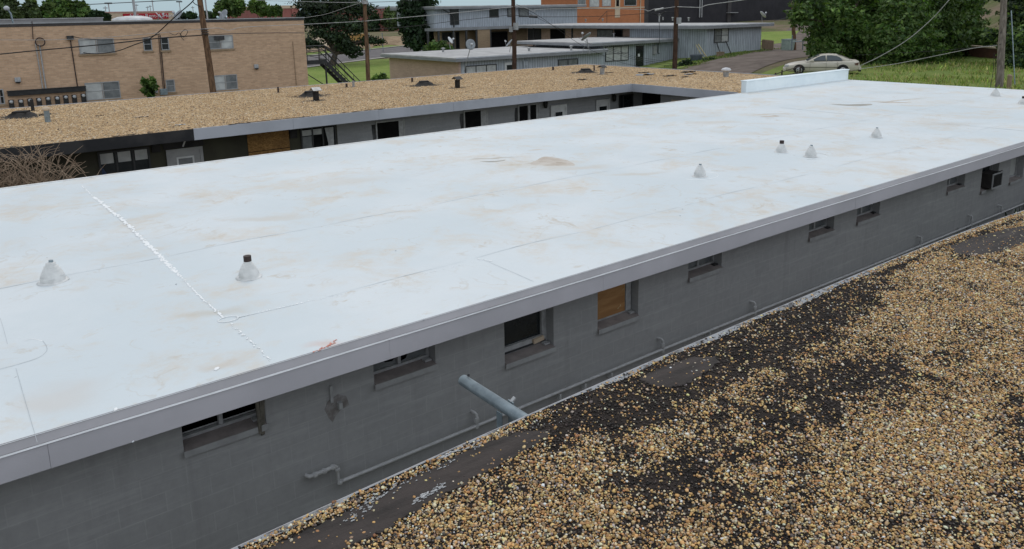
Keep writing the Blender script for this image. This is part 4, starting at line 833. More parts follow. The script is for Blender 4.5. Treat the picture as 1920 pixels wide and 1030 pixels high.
# ================================================================== TREES AND PLANTS
def leaves(cent, rad, n, size, pal, rngs=.35, flat=0., seed=0, up=.3):
    """leaf quads in ellipsoidal clumps; returns verts, faces, cols"""
    g = np.random.default_rng(seed); cent, rad = np.array(cent, float), np.array(rad, float)
    if rad.ndim == 1: rad = np.repeat(rad[:, None], 3, 1)
    vol = rad.prod(1)**.62; k = g.choice(len(cent), n, p=vol/vol.sum())
    d = g.normal(size=(n, 3)); d /= np.linalg.norm(d, axis=1)[:, None]
    rr = g.random(n)**rngs; 
    # ragged outline: each clump gets lobes
    ph = k[:, None]*1.7+d*3.1; lob = 1+.28*np.sin(ph[:, 0]*2.3+1)*np.sin(ph[:, 1]*2.9+k)+.22*np.sin(ph[:, 2]*4.3+k*2.)
    P = cent[k]+d*rad[k]*(rr*lob)[:, None]
    nrm = d*.8+g.normal(size=(n, 3))*.8+np.array([0, 0, up]); nrm /= np.linalg.norm(nrm, axis=1)[:, None]
    a = np.cross(nrm, g.normal(size=(n, 3))); a /= np.linalg.norm(a, axis=1)[:, None]; b_ = np.cross(nrm, a)
    s = size*np.exp(g.normal(0, .3, n))[:, None]; a *= s; b_ *= s*.6
    V = np.stack([P-a, P+b_*.9-a*.1, P+a, P-b_*.9+a*.1], 1); pal = np.array(pal); c = pal[g.integers(0, len(pal), n)]*np.exp(g.normal(0, .22, (n, 1)))
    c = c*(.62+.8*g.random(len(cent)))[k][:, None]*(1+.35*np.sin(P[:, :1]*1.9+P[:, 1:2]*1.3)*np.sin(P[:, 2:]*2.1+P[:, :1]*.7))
    return V.reshape(-1, 3), np.arange(4*n).reshape(n, 4), np.repeat(c, 4, 0)
GREEN = [(.115, .175, .045), (.10, .15, .04), (.050, .105, .020), (.070, .130, .028), (.038, .085, .018), (.085, .145, .035)]
DARKG = [(.022, .048, .018), (.030, .060, .022), (.018, .040, .016)]
JUNI = [(.028, .048, .022), (.038, .060, .026), (.020, .036, .018)]
OLIV = [(.070, .105, .035), (.09, .125, .045), (.055, .085, .03)]
def limbs(b, base, cents, r0, rads=None, fork=.35, g=None):
    base = np.array(base, float); c0 = np.mean(cents, 0); fk = base+(c0-base)*fork
    b.tube([base-np.array([0, 0, .2]), base+(fk-base)*.5+np.array([.04*r0, .02, 0]), fk], [r0*1.25, r0*.95, r0*.75], 9)
    for c in cents:
        m_ = fk+(np.array(c)-fk)*.5+np.array([0, 0, .1*np.linalg.norm(np.array(c)-fk)]); b.tube([fk-np.array([0, 0, .1*r0]), m_, np.array(c)], [r0*.5, r0*.3, r0*.1], 6)
def tree(name, lab, cat, base, clumps, n, size, pal, r0, seed, group=None, fork=.35, up=.3, rngs=.35):
    t_ = thing(name, lab, cat, base, group); C_ = np.array([c[:3] for c in clumps], float); Rd = [c[3:] if len(c) == 6 else (c[3],)*3 for c in clumps]
    b = MB(); limbs(b, base, C_, r0, fork=fork); b.build('trunk', M_BARK, t_)
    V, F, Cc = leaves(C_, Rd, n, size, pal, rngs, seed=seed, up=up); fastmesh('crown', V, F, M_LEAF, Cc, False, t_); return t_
def pxclumps(L, d):     # (pixel x, y, radius in pixels, depth offset) -> metres
    out = []
    for x, y, r_, dd in L: c = D(x, y, d+dd); out.append((*c, r_*(d+dd)/FPX))
    return out
def px_tree(name, lab, cat, L, d, base_px, n, size, pal, r0, seed, flat=None, **k):
    g = D(base_px[0], base_px[1], d); base = (g[0], g[1], terr(g[0], g[1])); C0 = pxclumps(L, d)
    if flat: C0 = [(*q[:3], q[3]*1.2, q[3]*1.2, q[3]*flat) for q in C0]
    return tree(name, lab, cat, base, C0, n, size, pal, r0, seed, **k)
# big trees right, behind the car
px_tree('tree', 'large dense green tree overhanging the dirt track behind the car', 'tree', [(1515, 12, 34, -4), (1500, 30, 22, -6), (1552, 25, 42, -2), (1590, 62, 42, 0), (1545, 62, 30, -2), (1625, 20, 55, 4), (1610, 92, 30, 0), (1565, -30, 50, 0), (1640, -40, 60, 3), (1530, 84, 20, -1)], 64, (1575, 110), 34000, .135, GREEN, .28, 11, group='big trees at the right')
px_tree('tree', 'tall bushy green tree filling the middle of the grassy slope', 'tree', [(1690, 40, 58, 0), (1740, 22, 60, 4), (1665, 80, 44, -2), (1715, 85, 46, -1), (1770, 70, 46, 3), (1700, -20, 70, 3), (1650, 40, 44, 3), (1790, -10, 55, 6), (1650, 112, 20, -2), (1690, 112, 24, -1), (1748, 105, 26, 0)], 63, (1700, 125), 46000, .135, GREEN, .34, 12, group='big trees at the right')
px_tree('tree', 'spreading tree with low boughs above the brown bank', 'tree', [(1815, 62, 34, 2), (1790, 85, 28, 0), (1840, 80, 22, 0), (1805, 20, 36, 5), (1828, 100, 14, 0), (1770, 100, 22, 0)], 68, (1800, 110), 16000, .135, GREEN, .25, 13, group='big trees at the right')
px_tree('tree', 'leafy tree cut by the right edge of the photo behind the grey pole', 'tree', [(1915, 30, 34, 0), (1905, 75, 24, -1), (1930, 100, 40, 0), (1945, 40, 50, 2), (1898, 55, 18, 0), (1900, 112, 20, -1), (1860, 70, 16, 2), (1885, 95, 14, 0), (1925, -20, 45, 1)], 56, (1925, 135), 18000, .13, DARKG+GREEN[:2], .25, 14, group='big trees at the right')
px_tree('shrub', 'round leafy shrub beside the track behind the car bonnet', 'shrub', [(1545, 88, 20, 0), (1532, 98, 15, 0), (1560, 96, 16, 0), (1548, 104, 16, 0), (1540, 75, 16, 1)], 61, (1546, 112), 5000, .14, GREEN, .08, 15)
# pine left behind the stair
px_tree('juniper_tree', 'dark juniper with open layered boughs over the lawn', 'tree', [(600, 15, 34, 0), (640, 5, 42, 2), (580, 8, 26, 0), (630, 40, 36, 1), (590, 40, 28, 0), (680, 20, 26, 2), (665, 50, 26, 0), (600, 62, 22, 0), (632, 70, 26, 0), (580, 80, 16, -1), (593, 84, 12, -1), (640, 88, 16, 0), (655, 98, 12, 0), (668, 92, 12, 0), (690, 74, 15, 1), (708, 78, 12, 1), (650, 80, 14, 0), (566, 30, 14, 0), (662, 106, 7, 0), (675, 101, 7, 0), (648, 96, 9, 0), (660, 90, 9, 0), (680, 82, 9, 1), (698, 78, 9, 1), (716, 77, 7, 1), (585, 86, 10, -1), (572, 78, 9, -1)], 100, (622, 126), 15000, .19, JUNI, .42, 21, flat=.55, fork=.42, rngs=.6)
px_tree('spruce_tree', 'dark bushy conifer against the two storey grey house', 'tree', [(780, 60, 26, 0), (775, 30, 26, 0), (792, 10, 28, 2), (765, 50, 18, 0), (800, 45, 22, 2), (782, 84, 13, -2), (770, 75, 15, 0), (760, 12, 14, 0), (790, -15, 26, 0), (805, 70, 16, 2)], 103, (782, 98), 15000, .24, DARKG, .3, 22, rngs=.5)
px_tree('shrub', 'bright green shrub beside the low grey motel roof', 'shrub', [(815, 88, 10, 0), (830, 90, 11, 0), (803, 94, 9, 0), (842, 94, 7, 0), (822, 98, 9, 0)], 92, (822, 104), 4200, .17, GREEN, .06, 23)
px_tree('yard_tree', 'round olive tree in front of the far red brick hall', 'tree', [(735, 35, 13, 0), (728, 24, 9, 0), (742, 26, 9, 0), (733, 47, 12, 0), (722, 42, 8, 0)], 300, (735, 58), 3000, .55, OLIV, .3, 24, group='clipped yard trees by the red hall')
px_tree('yard_tree', 'dark yard tree half hidden behind the second utility pole', 'tree', [(697, 45, 12, 0), (703, 36, 10, 0), (690, 52, 11, 0), (702, 54, 11, 0)], 300, (697, 62), 2600, .55, DARKG, .3, 25, group='clipped yard trees by the red hall')
# tree line behind the brick building and other far trees
TL = [('pale flowering tree at the far left edge of the tree line', [(10, 20, 16, 0), (25, 28, 12, 0), (0, 5, 14, 0), (20, 6, 10, 0)], OLIV), ('sparse pale tree left of the tall one in the tree line', [(48, 25, 14, 0), (60, 14, 10, 0), (68, 26, 12, 0), (58, 4, 7, 0)], OLIV), ('tallest ragged tree in the line behind the brick building', [(95, 16, 14, 0), (108, 8, 12, 0), (120, 20, 14, 0), (100, 30, 12, 0), (125, 6, 8, 0)], GREEN),
    ('rounded green tree at the right end of the tree line', [(142, 18, 13, 0), (153, 14, 10, 0), (135, 30, 11, 0), (160, 26, 12, 0)], GREEN), ('low dark tree where the line meets the store', [(178, 30, 8, 0), (190, 31, 8, 0), (170, 32, 8, 0), (200, 33, 6, 0)], DARKG)]
for i, (lab, L, pal) in enumerate(TL): px_tree('tree', lab, 'tree', L, 150, (L[0][0], 60), 5200, .36, pal, .3, 30+i, group='tree line behind the brick building')
px_tree('tree', 'rounded open tree right of the leaning pole, behind the brick parapet', 'tree', [(418, 14, 13, 0), (430, 6, 13, 0), (440, 18, 12, 0), (410, 22, 8, 0), (450, 10, 10, 0)], 130, (428, 50), 4500, .33, GREEN, .25, 41, group='trees behind the brick parapet')
px_tree('tree', 'slim dark tree right of the rounded one behind the parapet', 'tree', [(478, 12, 11, 0), (492, 18, 11, 0), (485, 4, 10, 0), (505, 22, 8, 0), (520, 20, 9, 0)], 130, (488, 50), 4000, .33, GREEN, .25, 42, group='trees behind the brick parapet')
px_tree('tree', 'low far bush just right of the leaning pole', 'tree', [(388, 28, 6, 0), (398, 30, 6, 0), (380, 30, 5, 0)], 190, (388, 50), 1500, .4, DARKG, .2, 43, group='trees behind the brick parapet')
px_tree('tree', 'low far bush beside the beige store end wall', 'tree', [(345, 30, 5, 0), (355, 29, 6, 0), (363, 30, 5, 0), (335, 31, 4, 0)], 230, (350, 50), 1500, .45, DARKG, .2, 44, group='trees behind the brick parapet')
# small plants
px_tree('tree_of_heaven', 'leafy green sapling against the tan brick wall by small windows', 'sapling', [(276, 158, 7, 0), (286, 152, 6, 0), (270, 152, 5, 0), (280, 168, 7, 0), (290, 164, 6, 0), (272, 170, 6, 0), (283, 176, 6, 0)], 48.2, (281, 190), 420, .19, GREEN, .04, 51, rngs=.9)
px_tree('weed_clump', 'green weeds at the brick end wall of the low motel', 'weed', [(706, 147, 6, 0), (718, 144, 6, 0), (714, 150, 7, 0), (700, 150, 4, 0), (725, 150, 4, 0)], 66, (713, 158), 1300, .13, GREEN, .03, 52)
px_tree('shrub', 'dark shrub right of the dark brown pole at the motel wall', 'shrub', [(1288, 121, 9, 0), (1278, 124, 7, 0), (1297, 124, 7, 0), (1286, 127, 8, 0)], 74, (1287, 131), 2600, .12, DARKG, .05, 53, group='shrubs at the motel wall')
px_tree('shrub', 'dark shrub with pale timbers leaning over it', 'shrub', [(1325, 118, 8, 0), (1335, 116, 7, 0), (1320, 122, 6, 0), (1338, 122, 6, 0)], 76, (1328, 128), 2300, .12, DARKG, .05, 54, group='shrubs at the motel wall')
# dead shrub in the courtyard
t_ = thing('dead_shrub', 'leafless tan shrub with many bent branches in the courtyard', 'shrub', onY(45, 345, 21.6)); b = MB(); gz = -6.4; g_ = random.Random(5); c0 = onY(45, 345, 21.6)
b.add([], [])
for k in range(150):
    a = g_.uniform(0, 6.28); h = g_.uniform(1.6, 3.3); sp = g_.uniform(.4, 2.1); P = [np.array([c0[0]+g_.uniform(-.2, .2), c0[1]+g_.uniform(-.2, .2), gz])]
    for j in range(1, 6): q = j/5; P.append(np.array([c0[0]+math.cos(a)*sp*q**.8+g_.uniform(-.08, .08), c0[1]+math.sin(a)*sp*.55*q**.8+g_.uniform(-.08, .08), gz+h*math.sin(q*1.6)/1.0+g_.uniform(-.06, .06)]))
    P = catmull(P, 3); b.tube(P, list(np.linspace(.015, .005, len(P))), 4, False)
    for m_ in range(7):
        s_ = P[g_.randint(6, len(P)-2)]; a2 = g_.uniform(0, 6.28); e_ = s_+np.array([math.cos(a2)*.5, math.sin(a2)*.3, g_.uniform(.1, .6)]); b.tube([s_, (s_+e_)/2+np.array([0, 0, .08]), e_], [.010, .007, .004], 3, False)
b.build('branches', M_TWIG, t_)
tag(MB().box((c0[0]-3.5, 20.9, -6.4), (c0[0]+1.0, 20.96, -4.4)).build('plywood_panel', M_OSB), 'orange plywood panel standing low behind the roof edge under the dead shrub', 'panel')
# grass on the rough field and weeds in the alley
def blades(name, lab, pts, h, wd, pal, seed, cat='grass'):
    g = np.random.default_rng(seed); n = len(pts); a = g.uniform(0, 6.283, n); hh = h*np.exp(g.normal(0, .35, n)); ln = g.normal(0, .35, (n, 2))*hh[:, None]
    dx = np.stack([np.cos(a), np.sin(a), np.zeros(n)], 1)*wd*hh[:, None]/h; up = np.column_stack([ln, hh])
    V = np.stack([pts-dx, pts+dx, pts+up], 1).reshape(-1, 3); pal = np.array(pal); c = pal[g.integers(0, len(pal), n)]*np.exp(g.normal(0, .25, (n, 1)))
    tag(fastmesh(name, V, np.arange(3*n).reshape(n, 3), M_GRASSV, np.repeat(c, 3, 0), False), lab, cat, kind='stuff')
g = np.random.default_rng(3); n = 45000; fx, fy = g.uniform(33.5, 68, n), g.uniform(6, 36, n); cl = vnoise(fx, fy, .5, 9)*.6+vnoise(fx, fy, 1.6, 10)*.4
k = (cl > .36+.2*g.random(n)) & (fy < 23.5+(fx-36)*.42); fx, fy = fx[k], fy[k]
blades('tall_grass', 'uneven tall grass on the field past the white roof', np.column_stack([fx, fy, terr(fx, fy)]), .17, .035, [(.20, .28, .065), (.26, .33, .08), (.33, .32, .12), (.15, .22, .055), (.36, .31, .15)], 4)
n = 9000; fx, fy = g.uniform(15, 32, n), g.uniform(5.6, 7.0, n); k = g.random(n) < np.clip((fx-15)/6, .1, 1); fx, fy = fx[k], fy[k]
blades('alley_weeds', 'dark weeds growing along the wall in the alley', np.column_stack([fx, fy, np.maximum(terr(fx, fy), -5.45)]), .20, .035, [(.03, .055, .02), (.045, .075, .025)], 6, 'weeds')
n = 9000; fx, fy = g.uniform(50, 80, n), g.uniform(46.5, 51.5, n); k = (fy > 46.8+(fx-60)*.26-.6) & (vnoise(fx, fy, .7, 4) > .35); fx, fy = fx[k], fy[k]
blades('verge_grass', 'short green grass along the motel wall', np.column_stack([fx, fy, terr(fx, fy)]), .12, .03, [(.10, .17, .04), (.13, .19, .05), (.2, .2, .08)], 8)
# ================================================================== TAN BRICK APARTMENTS
BY, BR = 53.6, 22.5
bb = thing('brick_apartment_building', 'two storey tan brick apartment block with sliding windows and flat roof', 'building', (BR, BY, -6.4))
MB().box((-34, BY, -6.9), (BR, BY+13, -.26)).build('wall', M_BRICK, bb)
MB().box((-34, BY-.03, -.26), (BR+.04, BY+13.03, -.10)).build('coping', M_COPE, bb)
MB().box((-34, BY-.05, -.10), (BR+.06, BY+.3, -.04)).build('parapet_cap', M_COPES, bb)
def slider(parent, x0, x1, z0, z1, Y, panes, fr=M_SILLF, sill=True, mid=True, s=1):
    b = MB(); rect_frame(b, x0, x1, z0, z1, Y-.05, Y+.03, .055); (len(panes) > 1) and b.box(((x0+x1)/2-.03, Y-.045, z0+.055), ((x0+x1)/2+.03, Y+.03, z1-.055)); wn = b.build('window', fr, parent)
    w_ = (x1-x0)/len(panes)
    for i, m_ in enumerate(panes): MB().box((x0+w_*i+.05, Y-.012, z0+.05), (x0+w_*(i+1)-.05, Y-.004, z1-.05)).build('pane', m_, wn)
    if mid: MB().box((x0+.055, Y-.03, (z0+z1)/2-.02), (x1-.055, Y-.013, (z0+z1)/2+.02)).build('rail', fr, wn)
    if sill: MB().box((x0-.08, Y-.09, z0-.11), (x1+.08, Y-.002, z0-.005)).build('sill', M_BRICKD, wn)
    return wn
def brw(a, c, panes, **k):
    p, q = onY(*a, BY), onY(*c, BY); return slider(bb, p[0], q[0], (q[2]), (p[2]), BY, panes, **k)
brw((146, 74), (216, 99), [M_GLASSB, M_GLASSG], mid=False); brw((158, 156), (227, 184), [M_GLASSB, M_GLASSG]); brw((267, 71), (286, 95), [M_GLASSD]); brw((300, 70), (318, 94), [M_GLASSD]); brw((278, 151), (296, 174), [M_GLASSG]); brw((310, 150), (329, 172), [M_GLASSG])
wn = brw((389, 67), (438, 91), [M_GLASSG, M_GLASSB]); p = onY(411, 69, BY); MB().box((p[0]-.35, BY-.12, p[2]-.22), (p[0]+.3, BY-.06, p[2]+.05)).build('awning_board', M_FRAMED, wn)
brw((400, 142), (446, 167), [M_GLASSB, M_GLASSG]); brw((-12, 168), (10, 195), [M_GLASSD, M_GLASSD])
def conduit(pts, r_, lab, mat, grp='conduits on the brick wall', box=None):
    P = [onY(x, y, BY-.05) for x, y in pts]; t_ = thing('wall_conduit', lab, 'conduit', P[-1], grp); MB().tube(P, r_, 6).build('tube', mat, t_)
    if box: c = onY(*box, BY); MB().box((c[0]-.18, BY-.2, c[2]-.12), (c[0]+.18, BY-.002, c[2]+.12)).build('head_box', M_FRAMED, t_)
conduit([(66, 78), (81, 172)], .03, 'left grey conduit of the pair above the meters', M_FRAME); conduit([(74, 84), (87, 172)], .04, 'right grey conduit of the pair above the meters', M_FRAME)
conduit([(132, 76), (146, 167)], .03, 'rusty conduit with a head box, left of the big upper window', M_RUST, box=(131, 71)); conduit([(297, 66), (306, 168)], .018, 'thin brown cable conduit right of the small windows', M_RUST); conduit([(300, 66), (309, 170)], .03, 'thicker brown conduit beside the thin one', M_RUST)
conduit([(60, 40), (62, 74)], .02, 'thin conduit rising to the parapet at the left', M_RUST); conduit([(549, 78), (556, 160)], .025, 'tan conduit near the right corner of the brick wall', M_BRICKD)
c = onY(306, 170, BY); tag(MB().box((c[0]-.22, BY-.15, c[2]-.28), (c[0]+.22, BY-.002, c[2]+.12)).box((c[0]-.19, BY-.17, c[2]-.24), (c[0]+.19, BY-.15, c[2]+.08)).build('cable_box', M_GALV), 'small grey cable box between the lower small windows', 'cable box')
c = onY(75, 79, BY-.1); tag(MB().tube([c+np.array([.40*math.cos(a)*.6, -.03*k/10,   .24*math.sin(a)]) for k, a in enumerate(np.linspace(0, 15, 40))], .03, 5).build('cable_coil', M_RUST), 'rusty coil of cable hanging high on the brick wall', 'cable')
for px, py, lab in ((33, 150, 'grey wall lamp at the left of the brick wall above the meters'), (480, 125, 'round grey wall lamp in the blank right part of the brick wall')):
    c = onY(px, py, BY); t_ = thing('wall_lamp', lab, 'wall lamp', c, 'lamps on the brick wall'); MB().box((c[0]-.15, BY-.12, c[2]-.13), (c[0]+.15, BY-.002, c[2]+.15)).build('housing', M_FRAME, t_, .02); MB().lathe([(.05, -.2), (.12, -.16), (.13, -.1)], (c[0], BY-.12, c[2]), 10).build('shade', M_FRAMED, t_)
# electric meters on a trough
p, q = onY(14, 178, BY), onY(160, 168, BY); t_ = thing('meter_trough', 'long black wiring trough above the row of electric meters', 'trough', (p[0], BY, p[2])); MB().box((p[0], BY-.25, p[2]-.08), (q[0], BY-.002, p[2]+.2)).build('box', M_METERB, t_); MB().box((p[0]-.02, BY-.28, p[2]+.2), (q[0]+.02, BY-.002, p[2]+.23)).build('lid', M_METERB, t_)
ML = ['first electric meter at the left end of the trough', 'second electric meter from the left', 'third electric meter from the left, above the black stub pipe', 'fourth electric meter from the left', 'middle electric meter of nine', 'fourth electric meter from the right end', 'third electric meter from the right end', 'second electric meter from the right end', 'last electric meter beside the lower window']
for i, (px, py) in enumerate(((21, 193), (39, 192), (56, 190), (73, 189), (90, 187), (107, 186), (123, 184), (139, 183), (156, 181))):
    c = onY(px, py, BY); t_ = thing('electric_meter', ML[i], 'meter', (c[0], BY, c[2]-.3), 'electric meters in a row on the brick wall')
    MB().box((c[0]-.13, BY-.14, c[2]-.42), (c[0]+.13, BY-.002, c[2]+.17)).build('socket', M_METERB, t_, .02); 
    b = MB(); n = 12; vs = [(c[0]+r_*math.cos(6.283*k/n), BY-y_, c[2]+.06+r_*math.sin(6.283*k/n)) for r_, y_ in ((.105, .141), (.10, .22), (.05, .25)) for k in range(n)]
    b.add(vs, [(j*n+k, j*n+(k+1) % n, (j+1)*n+(k+1) % n, (j+1)*n+k) for j in range(2) for k in range(n)]+[tuple(range(2*n, 3*n))], True); b.build('glass', M_METERG, t_); MB().lathe([(.13, -.42), (.17, -.62), (.04, -.66)], (c[0], BY-.18, c[2]+.05), 8, .1).build('cover', M_METERB, t_)
# things standing on that roof
def dish(px, py, d, r_, face, lab, base_h=.5, mat=M_DISH, name='satellite_dish', tripod=False, foot=None):
    c = D(px, py, d); t_ = thing(name, lab, 'satellite dish', c-np.array([0, 0, base_h]), 'satellite dishes'); f_ = np.array(face, float); f_ /= np.linalg.norm(f_)
    a = np.cross(f_, [0, 0, 1.]); a /= np.linalg.norm(a); u2 = np.cross(a, f_); b = MB(); n = 22; vs = []
    for rr, dd in ((0.02, 0), (.4, .03), (.7, .09), (1, .18)):
        for k in range(n): q = 6.283*k/n; vs.append(c+(a*math.cos(q)*.92+u2*math.sin(q)*1.05)*r_*rr+f_*r_*dd)
    m_ = len(vs); vs += [v-f_*.02 for v in vs]
    fs = [(j*n+k, j*n+(k+1) % n, (j+1)*n+(k+1) % n, (j+1)*n+k) for j in range(3) for k in range(n)]; b.add(vs, fs+[tuple(m_+i for i in f[::-1]) for f in fs]+[(3*n+k, 3*n+(k+1) % n, m_+3*n+(k+1) % n, m_+3*n+k) for k in range(n)], True); b.build('reflector', mat, t_)
    tip = c+f_*r_*1.0-u2*r_*.15; MB().tube([c-u2*r_*.95, tip-u2*r_*.1], .018, 6).build('arm', M_VENTM, t_); MB().obox(tip, a*.09, u2*.06, f_*.08).build('receiver', M_DISHW, t_)
    b = MB(); bt = c-np.array([0, 0, base_h])
    if tripod:
        for k in range(3): q = 2.1*k+.5; b.tube([c-f_*.06-np.array([0, 0, .1]), bt+np.array([.45*math.cos(q), .45*math.sin(q), 0])], .022, 6)
    else: b.tube([c-f_*.04, c-f_*.12-np.array([0, 0, r_*.6]), (np.array(foot) if foot is not None else bt)], .03, 6)
    b.build('mast', M_VENTM, t_); return t_
cam_d = lambda px, py: -ray(px, py)/np.linalg.norm(ray(px, py))
dish(335, 29, 56, .42, (-.6, -.2, .5), 'tilted dish on the brick roof just left of the leaning pole', .35); dish(420, 28, 60, .42, (-.7, -.3, .5), 'tilted dish on the brick roof right of the leaning pole', .35); dish(298, 31, 54, .33, (.7, -.2, .6), 'pale dish in front of the red store sign', .3, M_DISHW)
c = D(12, 15, 47.5); t_ = thing('roof_light_post', 'pale lamp on a bent post rising from the brick roof at the left', 'lamp post', (c[0], c[1], -.1)); MB().tube([(c[0]+.25, c[1], -.2), (c[0]+.18, c[1], c[2]-.35), (c[0], c[1], c[2])], .05, 6).build('post', M_GALV, t_); MB().lathe([(.05, .12), (.16, .02), (.14, -.12), (.05, -.16)], c, 8, .2).build('lamp_head', M_DISHW, t_)
c = D(248, 35, 53); t_ = MB().lathe([(1.3, -.12), (1.25, .0), (.9, .12), (.4, .17), (.1, .18)], c, 20); tag(t_.build('skylight_dome', M_WHITE), 'white dome skylight on the brick roof below the store sign', 'skylight')
p = D(-20, 38, 58); q = D(186, 34, 64); t_ = thing('roof_upstand', 'pale grey raised roof section behind the brick parapet at the left', 'roof section', (q[0], q[1], -.3)); MB().box((p[0], q[1]-1.5, -.4), (q[0], q[1]+5, q[2]-.03)).build('wall', M_MFASC, t_); MB().box((p[0], q[1]-1.55, q[2]-.03), (q[0]+.06, q[1]+5.05, q[2]+.05)).build('cap', M_COPES, t_)
# exterior stair at the right end of the brick block
t_ = thing('metal_stair', 'black steel outside stair with railed landing at the brick corner', 'stair', (BR+1.2, BY+.6, -6.4)); zl = -3.15; x0, x1, y0, y1 = BR+.1, BR+1.65, BY+.2, BY+1.5
MB().box((x0, y0, zl-.3), (x1, y1, zl-.22)).box((x0, y0, zl-.22), (x1, y0+.06, zl)).box((x1-.06, y0+.06, zl-.22), (x1, y1, zl)).build('landing', M_STEELB, t_)
b = MB(); 
for x, y in ((x0+.05, y0+.03), (x1-.05, y0+.03), (x1-.05, y1-.03)): b.tube([(x, y, zl-.2), (x, y, zl+1.02)], .03, 6)
for h in (.35, .7, 1.02): b.tube([(x0+.05, y0+.03, zl+h), (x1-.05, y0+.03, zl+h)], .035, 5)
for k in range(3): b.tube([(x0+.05, y0+.03, zl+1.0-.32*k), (x1-.05, y0+.03, zl+.65-.32*k)], .02, 5)
b.build('landing_rail', M_STEELB, t_); MB().tube([(x1-.1, y0+.06, -6.4), (x1-.1, y0+.06, zl-.2)], .07, 8).build('post', M_STEELB, t_); MB().tube([(x0, y0+.1, zl-1.0), (x1-.1, y0+.1, zl-2.)], .035, 6).build('brace', M_STEELB, t_)
ns = 13; dxs, dzs = .235, 3.2/ns
b = MB()
for k in range(ns): b.box((x1+dxs*k, y0+.1, zl-.3-dzs*k), (x1+dxs*k+.25, y0+1.2, zl-.22-dzs*k))
b.build('tread', M_STEELB, t_); b = MB()
for yy in (y0+.06, y0+1.22): b.obox(((x1+x1+dxs*ns)/2, yy, (zl-.3+zl-.3-dzs*ns)/2), (dxs*ns/2, 0, -dzs*ns/2), (0, .025, 0), (.03, 0, .17))
b.build('stringer', M_STEELB, t_); b = MB()
for yy in (y0+.06, y0+1.22):
    for h in (.55, .95): b.tube([(x1, yy, zl+h), (x1+dxs*ns, yy, zl+h-dzs*ns)], .035, 5)
    for k in range(0, ns+1, 3): b.tube([(x1+dxs*k, yy, zl-.25-dzs*k), (x1+dxs*k, yy, zl+.95-dzs*k)], .02, 5)
b.build('handrail', M_STEELB, t_)
# ================================================================== GREY MOTEL UNITS
def vent(parent_z, c, h, lab, nm='motel_vent', cap=True, r_=.11):
    t_ = thing(nm, lab, 'roof vent', c, 'vents on the grey motel roofs'); MB().tube([c, c+np.array([0, 0, h])], r_, 10).build('stack', M_VENTM, t_)
    if cap: MB().lathe([(r_*1.1, h*.9), (r_*2, h), (r_*1.9, h*1.12), (r_*.6, h*1.25)], c, 10).build('cap', M_VENTM, t_)
def flat_roof(parent, x0, x1, y0, y1, z, th=.34):
    MB().box((x0+.02, y0+.02, z-.1), (x1-.02, y1-.02, z)).build('roof', M_MROOF, parent)
    MB().box((x0, y0, z-th), (x1, y1, z-.1)).build('fascia', M_MFASC, parent); MB().extr([(y0-.02, z-.08), (y0+.03, z+.02), (y0+.08, z+.005), (y0+.03, z-.1)], x0, x1).build('drip_edge', M_COPES, parent)
def bwin(parent, x0, x1, z0, z1, Y, n, mat=M_GLASSB, fr=M_FRAMED, mid=False):
    b = MB(); rect_frame(b, x0, x1, z0, z1, Y-.07, Y-.002, .07)
    for i in range(1, n): x = x0+(x1-x0)*i/n; b.box((x-.035, Y-.06, z0+.07), (x+.035, Y-.002, z1-.07))
    wn = b.build('window', fr, parent); w_ = (x1-x0)/n
    for i in range(n): MB().box((x0+w_*i+.04, Y-.02, z0+.06), (x0+w_*(i+1)-.04, Y-.008, z1-.06)).build('pane', mat if not isinstance(mat, list) else mat[i], wn)
    if mid: MB().box((x0+.07, Y-.04, (z0+z1)/2-.025), (x1-.07, Y-.021, (z0+z1)/2+.025)).build('rail', fr, wn)
    return wn
OH = .7
# unit 1
Z1 = -3.74; k1 = onZ(855, 117, Z1-.34); X1, Y1 = k1[0], k1[1]; XR1 = onY(1131, 97, Y1+OH)[0]; YB1 = onX(713, 103, X1)[1]; W1 = Y1+OH
u1 = thing('motel_unit', 'lowest grey flat roofed motel unit with a tan brick end wall', 'building', (X1+OH, W1, -6.4), 'stepped grey motel units'); flat_roof(u1, X1, XR1, Y1, YB1, Z1)
MB().box((X1+OH, W1, -7), (X1+OH+.25, YB1-.5, Z1-.34)).build('end_wall', M_BRICKX, u1); MB().box((X1+OH+.25, W1, -7), (XR1, W1+.25, Z1-.34)).build('front_wall', M_SIDX, u1); MB().box((X1+OH+.25, YB1-.8, -7), (XR1, YB1-.5, Z1-.34)).build('rear_wall', M_SIDX, u1)
p, q = onY(872, 122, W1), onY(931, 140, W1); bwin(u1, p[0], q[0], -6.0, p[2]-.1, W1, 3, M_GLASSB); p, q = onY(1046, 110, W1), onY(1083, 120, W1); bwin(u1, p[0], q[0], -5.6, p[2]-.1, W1, 2, M_GLASSG)
p, q = onY(946, 118, W1), onY(962, 130, W1); d = MB().box((p[0], W1-.06, -6.5), (q[0]+.15, W1-.002, p[2]+.02)).build('door', M_WHITE, u1); MB().box((p[0]+.2, W1-.075, -5.4), (q[0]-.02, W1-.061, p[2]-.22)).build('pane', M_GLASSD, d)
c = onY(985, 122, W1); tag(MB().box((c[0]-.3, W1-.15, c[2]-.5), (c[0]+.3, W1-.002, c[2]+.35)).box((c[0]-.08, W1-.2, c[2]-.2), (c[0]+.08, W1-.15, c[2])).tube([(c[0]+.1, W1-.1, c[2]+.35), (c[0]+.1, W1-.1, Z1-.3)], .04, 6).build('breaker_box', M_SIDX), 'grey breaker box on the low motel wall right of the tall pole', 'breaker box')
for px, py, h, lab in ((831, 98, .35, 'capped vent at the left of the lowest motel roof'), (992, 96, .28, 'plain vent pipe right of the tall pole on the lowest roof'), (1071, 95, .4, 'capped vent in the middle of the lowest motel roof')): vent(Z1, onZ(px, py, Z1), h, lab)
